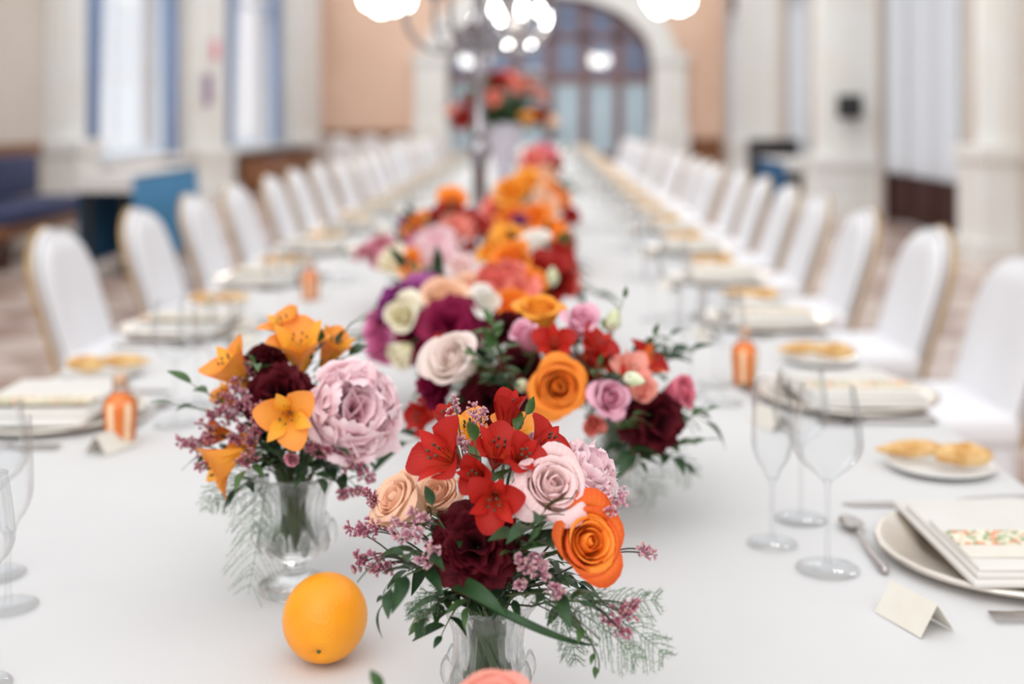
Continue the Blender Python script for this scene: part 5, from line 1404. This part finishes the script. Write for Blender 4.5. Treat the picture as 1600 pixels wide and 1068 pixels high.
# --- bouquets further along the table (soft focus: heads in one piece)
def far_bouquet(vx_px, Y, s, label, items, gl, ng=14, reach=.1, seed=1, scale=1.2):
    v_ = vase((vx_px - VX) * Y / FPX, Y, s, label, drops=False)
    dress(items, v_, False)
    greens(v_, ng + 8, gl, gl, seed, reach, .0, 1.35, True, scale * 1.1, 7)
    return v_
UPF = (0, -.6, .75); LFT = (-.6, -.5, .6); RGT = (.6, -.5, .6)
g = A(group='soft focus flowers')
def it(kind, col, x, y, Y, d, n, lb): return (kind, col, x, y, Y, d, n, lb, {})
pb = 'purple bouquet'
far_bouquet(680, 2.24, 1.1, 'crystal vase under the purple bouquet', [
    it('carn', 'purple', 612, 466, 2.1, 56, LFT, 'dark purple carnation at the side of the %s' % pb),
    it('carn', 'violet', 644, 452, 2.14, 52, LFT, 'violet carnation above the cream rose in the %s' % pb),
    it('carn', 'violet', 672, 446, 2.18, 50, UPF, 'topmost violet carnation of the %s' % pb),
    it('carn', 'magenta', 584, 508, 2.12, 54, (-.8, -.4, .3), 'magenta carnation at the outermost side of the %s' % pb),
    it('carn', 'magenta', 586, 540, 2.1, 46, (-.8, -.5, 0), 'lower magenta carnation of the %s' % pb),
    it('rose', 'cream', 630, 495, 2.02, 50, (-.2, -.9, .4), 'cream rose in the middle of the %s' % pb),
    it('carn', 'wine', 642, 527, 2.04, 54, (-.3, -.9, .2), 'wine red carnation under the cream rose'),
    it('rose', 'peach', 694, 472, 2.1, 66, UPF, 'peach rose beside the small white rose in the %s' % pb),
    it('carn', 'wine', 702, 505, 2.0, 78, (-.1, -.8, .5), 'wide wine red carnation behind the ivory blush rose'),
    it('carn', 'burgundy', 735, 490, 2.04, 60, UPF, 'burgundy carnation beside the small white rose'),
    it('rose', 'white', 759, 472, 2.0, 42, (.1, -.8, .6), 'small white rose near the amber yellow rose'),
    it('peony', 'peony', 782, 448, 2.2, 88, UPF, 'coral peony behind the small white rose') [:8] + (A(col='coral'),),
    it('rose', 'orange', 800, 482, 2.1, 56, UPF, 'muted orange rose behind the amber yellow rose'),
    it('lis', 'cream', 628, 552, 1.98, 36, (-.5, -.6, -.4), 'cream green bud hanging from the %s' % pb),
    it('rose', 'peach', 730, 455, 2.2, 50, UPF, 'pale peach rose at the back of the %s' % pb),
], 'soft green sprig of the purple bouquet', 16, .12, 21)
rb = 'red and orange bouquet'
far_bouquet(845, 2.75, 1.1, 'crystal vase under the red and orange bouquet', [
    it('carn', 'red_dark', 848, 428, 2.6, 84, UPF, 'large dark red carnation of the %s' % rb),
    it('rose', 'orange', 800, 415, 2.6, 66, (-.4, -.6, .6), 'orange rose beside the large dark red carnation'),
    it('rose', 'white', 838, 386, 2.7, 46, UPF, 'white pink rose above the large dark red carnation'),
    it('rose', 'amber', 772, 396, 2.7, 44, LFT, 'amber rose near the foot of the silver candelabrum'),
    it('carn', 'red', 882, 400, 2.7, 50, RGT, 'bright red carnation at the edge of the %s' % rb),
    it('carn', 'coral', 888, 430, 2.66, 46, RGT, 'coral carnation under the bright red one'),
    it('rose', 'amber', 800, 382, 2.8, 46, UPF, 'golden rose at the back of the %s' % rb),
    it('rose', 'orange', 828, 450, 2.5, 56, UPF, 'orange rose low in the %s' % rb),
    it('bud', M['green_pale'], 863, 432, 2.3, 26, (0, -.2, 1), 'tall green white bud before the dark red carnation'),
], 'soft green sprig of the red and orange bouquet', 14, .12, 22)
kb_ = 'pink bouquet by the candelabrum'
far_bouquet(668, 3.35, 1.1, 'crystal vase under the pink bouquet by the candelabrum', [
    it('peony', 'peony', 680, 392, 3.15, 78, UPF, 'large white pink peony of the %s' % kb_),
    it('peony', 'peony', 712, 364, 3.25, 60, UPF, 'salmon pink peony beside the candelabrum foot')[:8] + (A(col='salmon'),),
    it('carn', 'red_dark', 700, 338, 3.4, 60, UPF, 'dark red carnation at the top of the %s' % kb_),
    it('carn', 'red_dark', 728, 350, 3.35, 50, UPF, 'dark red carnation touching the candelabrum shaft'),
    it('rose', 'orange', 708, 322, 3.5, 46, UPF, 'orange rose topping the %s' % kb_),
    it('rose', 'orange', 655, 356, 3.3, 42, LFT, 'orange rose on the window side of the %s' % kb_),
    it('carn', 'purple', 638, 350, 3.4, 42, LFT, 'purple carnation at the side of the %s' % kb_),
    it('rose', 'orange', 646, 412, 3.0, 34, (-.3, -.9, .3), 'small bright orange rose below the white pink peony'),
    it('rose', 'cream', 615, 412, 3.05, 44, LFT, 'cream rose low in the %s' % kb_),
    it('rose', 'peach', 650, 432, 3.0, 40, LFT, 'peach rose lowest in the %s' % kb_),
    it('carn', 'magenta', 648, 378, 3.25, 40, LFT, 'magenta carnation beside the white pink peony'),
    it('carn', 'dusk', 588, 385, 3.2, 44, LFT, 'dusky pink spray reaching out from the %s' % kb_),
    it('carn', 'dusk', 604, 398, 3.15, 36, LFT, 'lower dusky pink spray of the %s' % kb_),
    it('carn', 'dusk', 562, 392, 3.2, 22, LFT, 'tiny dusky pink tip furthest out from the %s' % kb_),
    it('lis', 'blush', 722, 425, 3.0, 40, UPF, 'blush flower low beside the candelabrum foot'),
], 'soft green sprig of the pink bouquet', 16, .14, 23)
ob = 'tall orange bouquet'
far_bouquet(835, 4.3, 1.25, 'crystal vase under the tall orange bouquet', [
    it('rose', 'amber', 800, 306, 4.2, 50, UPF, 'amber rose at the top of the %s' % ob),
    it('rose', 'amber', 820, 290, 4.3, 44, UPF, 'golden rose behind the amber one of the %s' % ob),
    it('rose', 'orange', 835, 345, 4.0, 50, UPF, 'orange rose at the front of the %s' % ob),
    it('rose', 'orange', 800, 345, 4.0, 46, UPF, 'muted orange rose beside the front one of the %s' % ob),
    it('rose', 'peach', 848, 322, 4.1, 44, RGT, 'peach white rose in the %s' % ob),
    it('rose', 'orange', 868, 312, 4.2, 42, RGT, 'tawny orange rose at the side of the %s' % ob),
    it('carn', 'red', 895, 334, 4.1, 28, RGT, 'red carnation at the far edge of the %s' % ob),
    it('carn', 'coral', 770, 322, 4.2, 42, LFT, 'coral pink carnation behind the candelabrum shaft'),
    it('carn', 'purple', 812, 340, 3.95, 20, UPF, 'tiny violet flower among the orange roses'),
    it('rose', 'amber', 785, 372, 3.9, 40, LFT, 'amber rose lowest in the %s' % ob),
    it('carn', 'red_dark', 780, 350, 4.1, 36, LFT, 'dark red carnation low in the %s' % ob),
    it('rose', 'orange', 860, 368, 3.9, 46, RGT, 'orange rose low at the side of the %s' % ob),
    it('carn', 'red_dark', 882, 370, 4.0, 40, RGT, 'dark red carnation low at the side of the %s' % ob),
], 'soft green sprig of the tall orange bouquet', 16, .16, 24)
cb = 'coral bouquet beyond'
far_bouquet(850, 5.6, 1.3, 'crystal vase under the coral bouquet beyond the orange one', [
    it('rose', 'coral', 832, 255, 5.5, 42, UPF, 'coral rose of the %s' % cb), it('carn', 'rosepink', 845, 238, 5.6, 36, UPF, 'pink carnation topping the %s' % cb),
    it('rose', 'orange', 828, 282, 5.4, 36, UPF, 'orange rose of the %s' % cb), it('carn', 'red', 862, 262, 5.5, 32, RGT, 'red carnation of the %s' % cb),
    it('carn', 'coral', 868, 248, 5.6, 26, RGT, 'small coral carnation of the %s' % cb), it('rose', 'peach', 852, 276, 5.4, 30, UPF, 'peach rose of the %s' % cb),
], 'soft green sprig of the coral bouquet', 16, .2, 25, 1.5)
# peach roses just in front of the viewer, cut by the lower edge
Nv = vase((785 - VX) * .83 / FPX, .83, .85, 'crystal vase under the peach flower at the lower edge')
dress([('rose', 'salmon', 772, 1124, .8, 130, (-.1, -.4, .9), 'peach pink rose cut by the lower edge of the view', A(petals=16)),
       ('rose', 'coral', 838, 1122, .82, 90, (.3, -.4, .9), 'coral rose beside the peach pink one at the lower edge', A(petals=14))], Nv, True)
sprig([P(700, 1140, .83), P(620, 1150, .8), P(597, 1082, .8)], 'single green leaf tip rising below the orange', 701, 2, False, .8, start=.85)

# --- tall arrangement on its opal pedestal vase
TY = 8.0; tx = (788 - VX) * TY / FPX
t = root('pedestal_vase', (tx, TY, TZ), 'tall pale trumpet vase carrying the high arrangement', 'vase')
put('foot', MB().lathe([(0, 0), (.13, 0), (.13, .015), (.06, .03), (0, .03)], 32).mesh('foot'), M['lilac_glass'], t)
put('trumpet', MB().lathe([(.05, .03), (.06, .1), (.075, .22), (.11, .36), (.15, .44), (.16, .46), (.145, .455), (.1, .36), (0, .33)], 40).mesh('trumpet'), M['lilac_glass'], t)
Tv = {'mouth': (tx, TY, TZ + .44), 'floor': (tx, TY, TZ + .36), 'r': .08, 's': 1}
hb = 'high arrangement'
dress([
    it('carn', 'red_dark', 720, 180, 7.8, 30, LFT, 'dark red flower at the window side of the %s' % hb), it('carn', 'red', 728, 158, 7.9, 19, LFT, 'small red flower above the dark red one'),
    it('rose', 'coral', 772, 156, 7.7, 27, UPF, 'coral rose in the middle of the %s' % hb), it('carn', 'red_dark', 778, 120, 8.0, 27, UPF, 'brown red flower topping the %s' % hb),
    it('peony', 'peony', 815, 136, 7.9, 36, UPF, 'salmon peony of the %s' % hb)[:8] + (A(col='salmon'),), it('carn', 'red_dark', 846, 176, 7.8, 25, RGT, 'dark red flower at the door side of the %s' % hb),
    it('rose', 'peach', 862, 190, 7.8, 19, RGT, 'peach rose lowest at the door side of the %s' % hb), it('rose', 'amber', 825, 186, 7.7, 20, UPF, 'amber rose low in the %s' % hb),
    it('rose', 'salmon', 708, 172, 7.9, 17, LFT, 'small salmon rose at the window side of the %s' % hb), it('rose', 'salmon', 840, 148, 8.0, 22, RGT, 'salmon rose behind the salmon peony'),
    it('carn', 'coral', 795, 118, 8.0, 20, UPF, 'coral flower beside the topmost brown red one'),
], Tv, False)
greens(Tv, 64, 'green sprig of the high arrangement', 'greenery of the high arrangement', 27, .3, -.1, 1.3, False, 3.0, 7)

# --- silver candelabrum
t = root('candelabrum', (-.222, 4.5, TZ), 'tall silver candelabrum rising from the middle of the table', 'candelabrum')
put('base', MB().lathe([(0, 0), (.1, 0), (.102, .012), (.085, .024), (.05, .034), (.03, .05), (.024, .07)], 32).mesh('base'), M['silver_old'], t)
sh = [(.022, .07), (.03, .09), (.02, .11), (.02, .3), (.024, .36), (.034, .38), (.034, .4), (.022, .42), (.016, .44), (.03, .455), (.016, .47), (.015, .6), (.018, .66), (.03, .68), (.018, .7), (.016, .8), (.024, .84), (.034, .86), (.02, .88), (.014, .98), (.03, 1.0), (.0, 1.02)]
put('shaft', MB().lathe([(q_ * 1.35, z_) for q_, z_ in sh], 24).mesh('shaft'), M['silver_old'], t)
cup = MB().lathe([(0, -.03), (.012, -.02), (.02, 0), (.05, .012), (.05, .016), (.02, .018), (.018, .05), (.014, .05), (.0, .03)], 24).mesh('drip_cup')
candle = MB().lathe([(0, .0), (.011, 0), (.011, .2), (.003, .204), (0, .215)], 12).mesh('candle')
for k in range(6):
    q = k * math.pi / 3 + .2; r = .27; d_ = np.array((math.cos(q), math.sin(q), 0))
    pts = bezier([np.array((0, 0, .84)), d_ * .1 + np.array((0, 0, .70)), d_ * .24 + np.array((0, 0, .74)), d_ * (r + .03) + np.array((0, 0, .84)), d_ * r + np.array((0, 0, .96))], 16)
    a = put('arm', MB().tube(pts, .0095, 8).mesh('arm'), M['silver_old'], t)
    put('scroll', MB().tube(bezier([d_ * .06 + np.array((0, 0, .80)), d_ * .14 + np.array((0, 0, .9)), d_ * .2 + np.array((0, 0, .82)), d_ * .13 + np.array((0, 0, .78))], 10), .006, 6).mesh('scroll'), M['silver_old'], a)
    put('drip_cup', cup, M['silver_old'], t, tuple(d_ * r + np.array((0, 0, .98))))
    put('candle', candle, M['porcelain'], t, tuple(d_ * r + np.array((0, 0, 1.012))))
put('drip_cup', cup, M['silver_old'], t, (0, 0, 1.04)); put('candle', candle, M['porcelain'], t, (0, 0, 1.07))
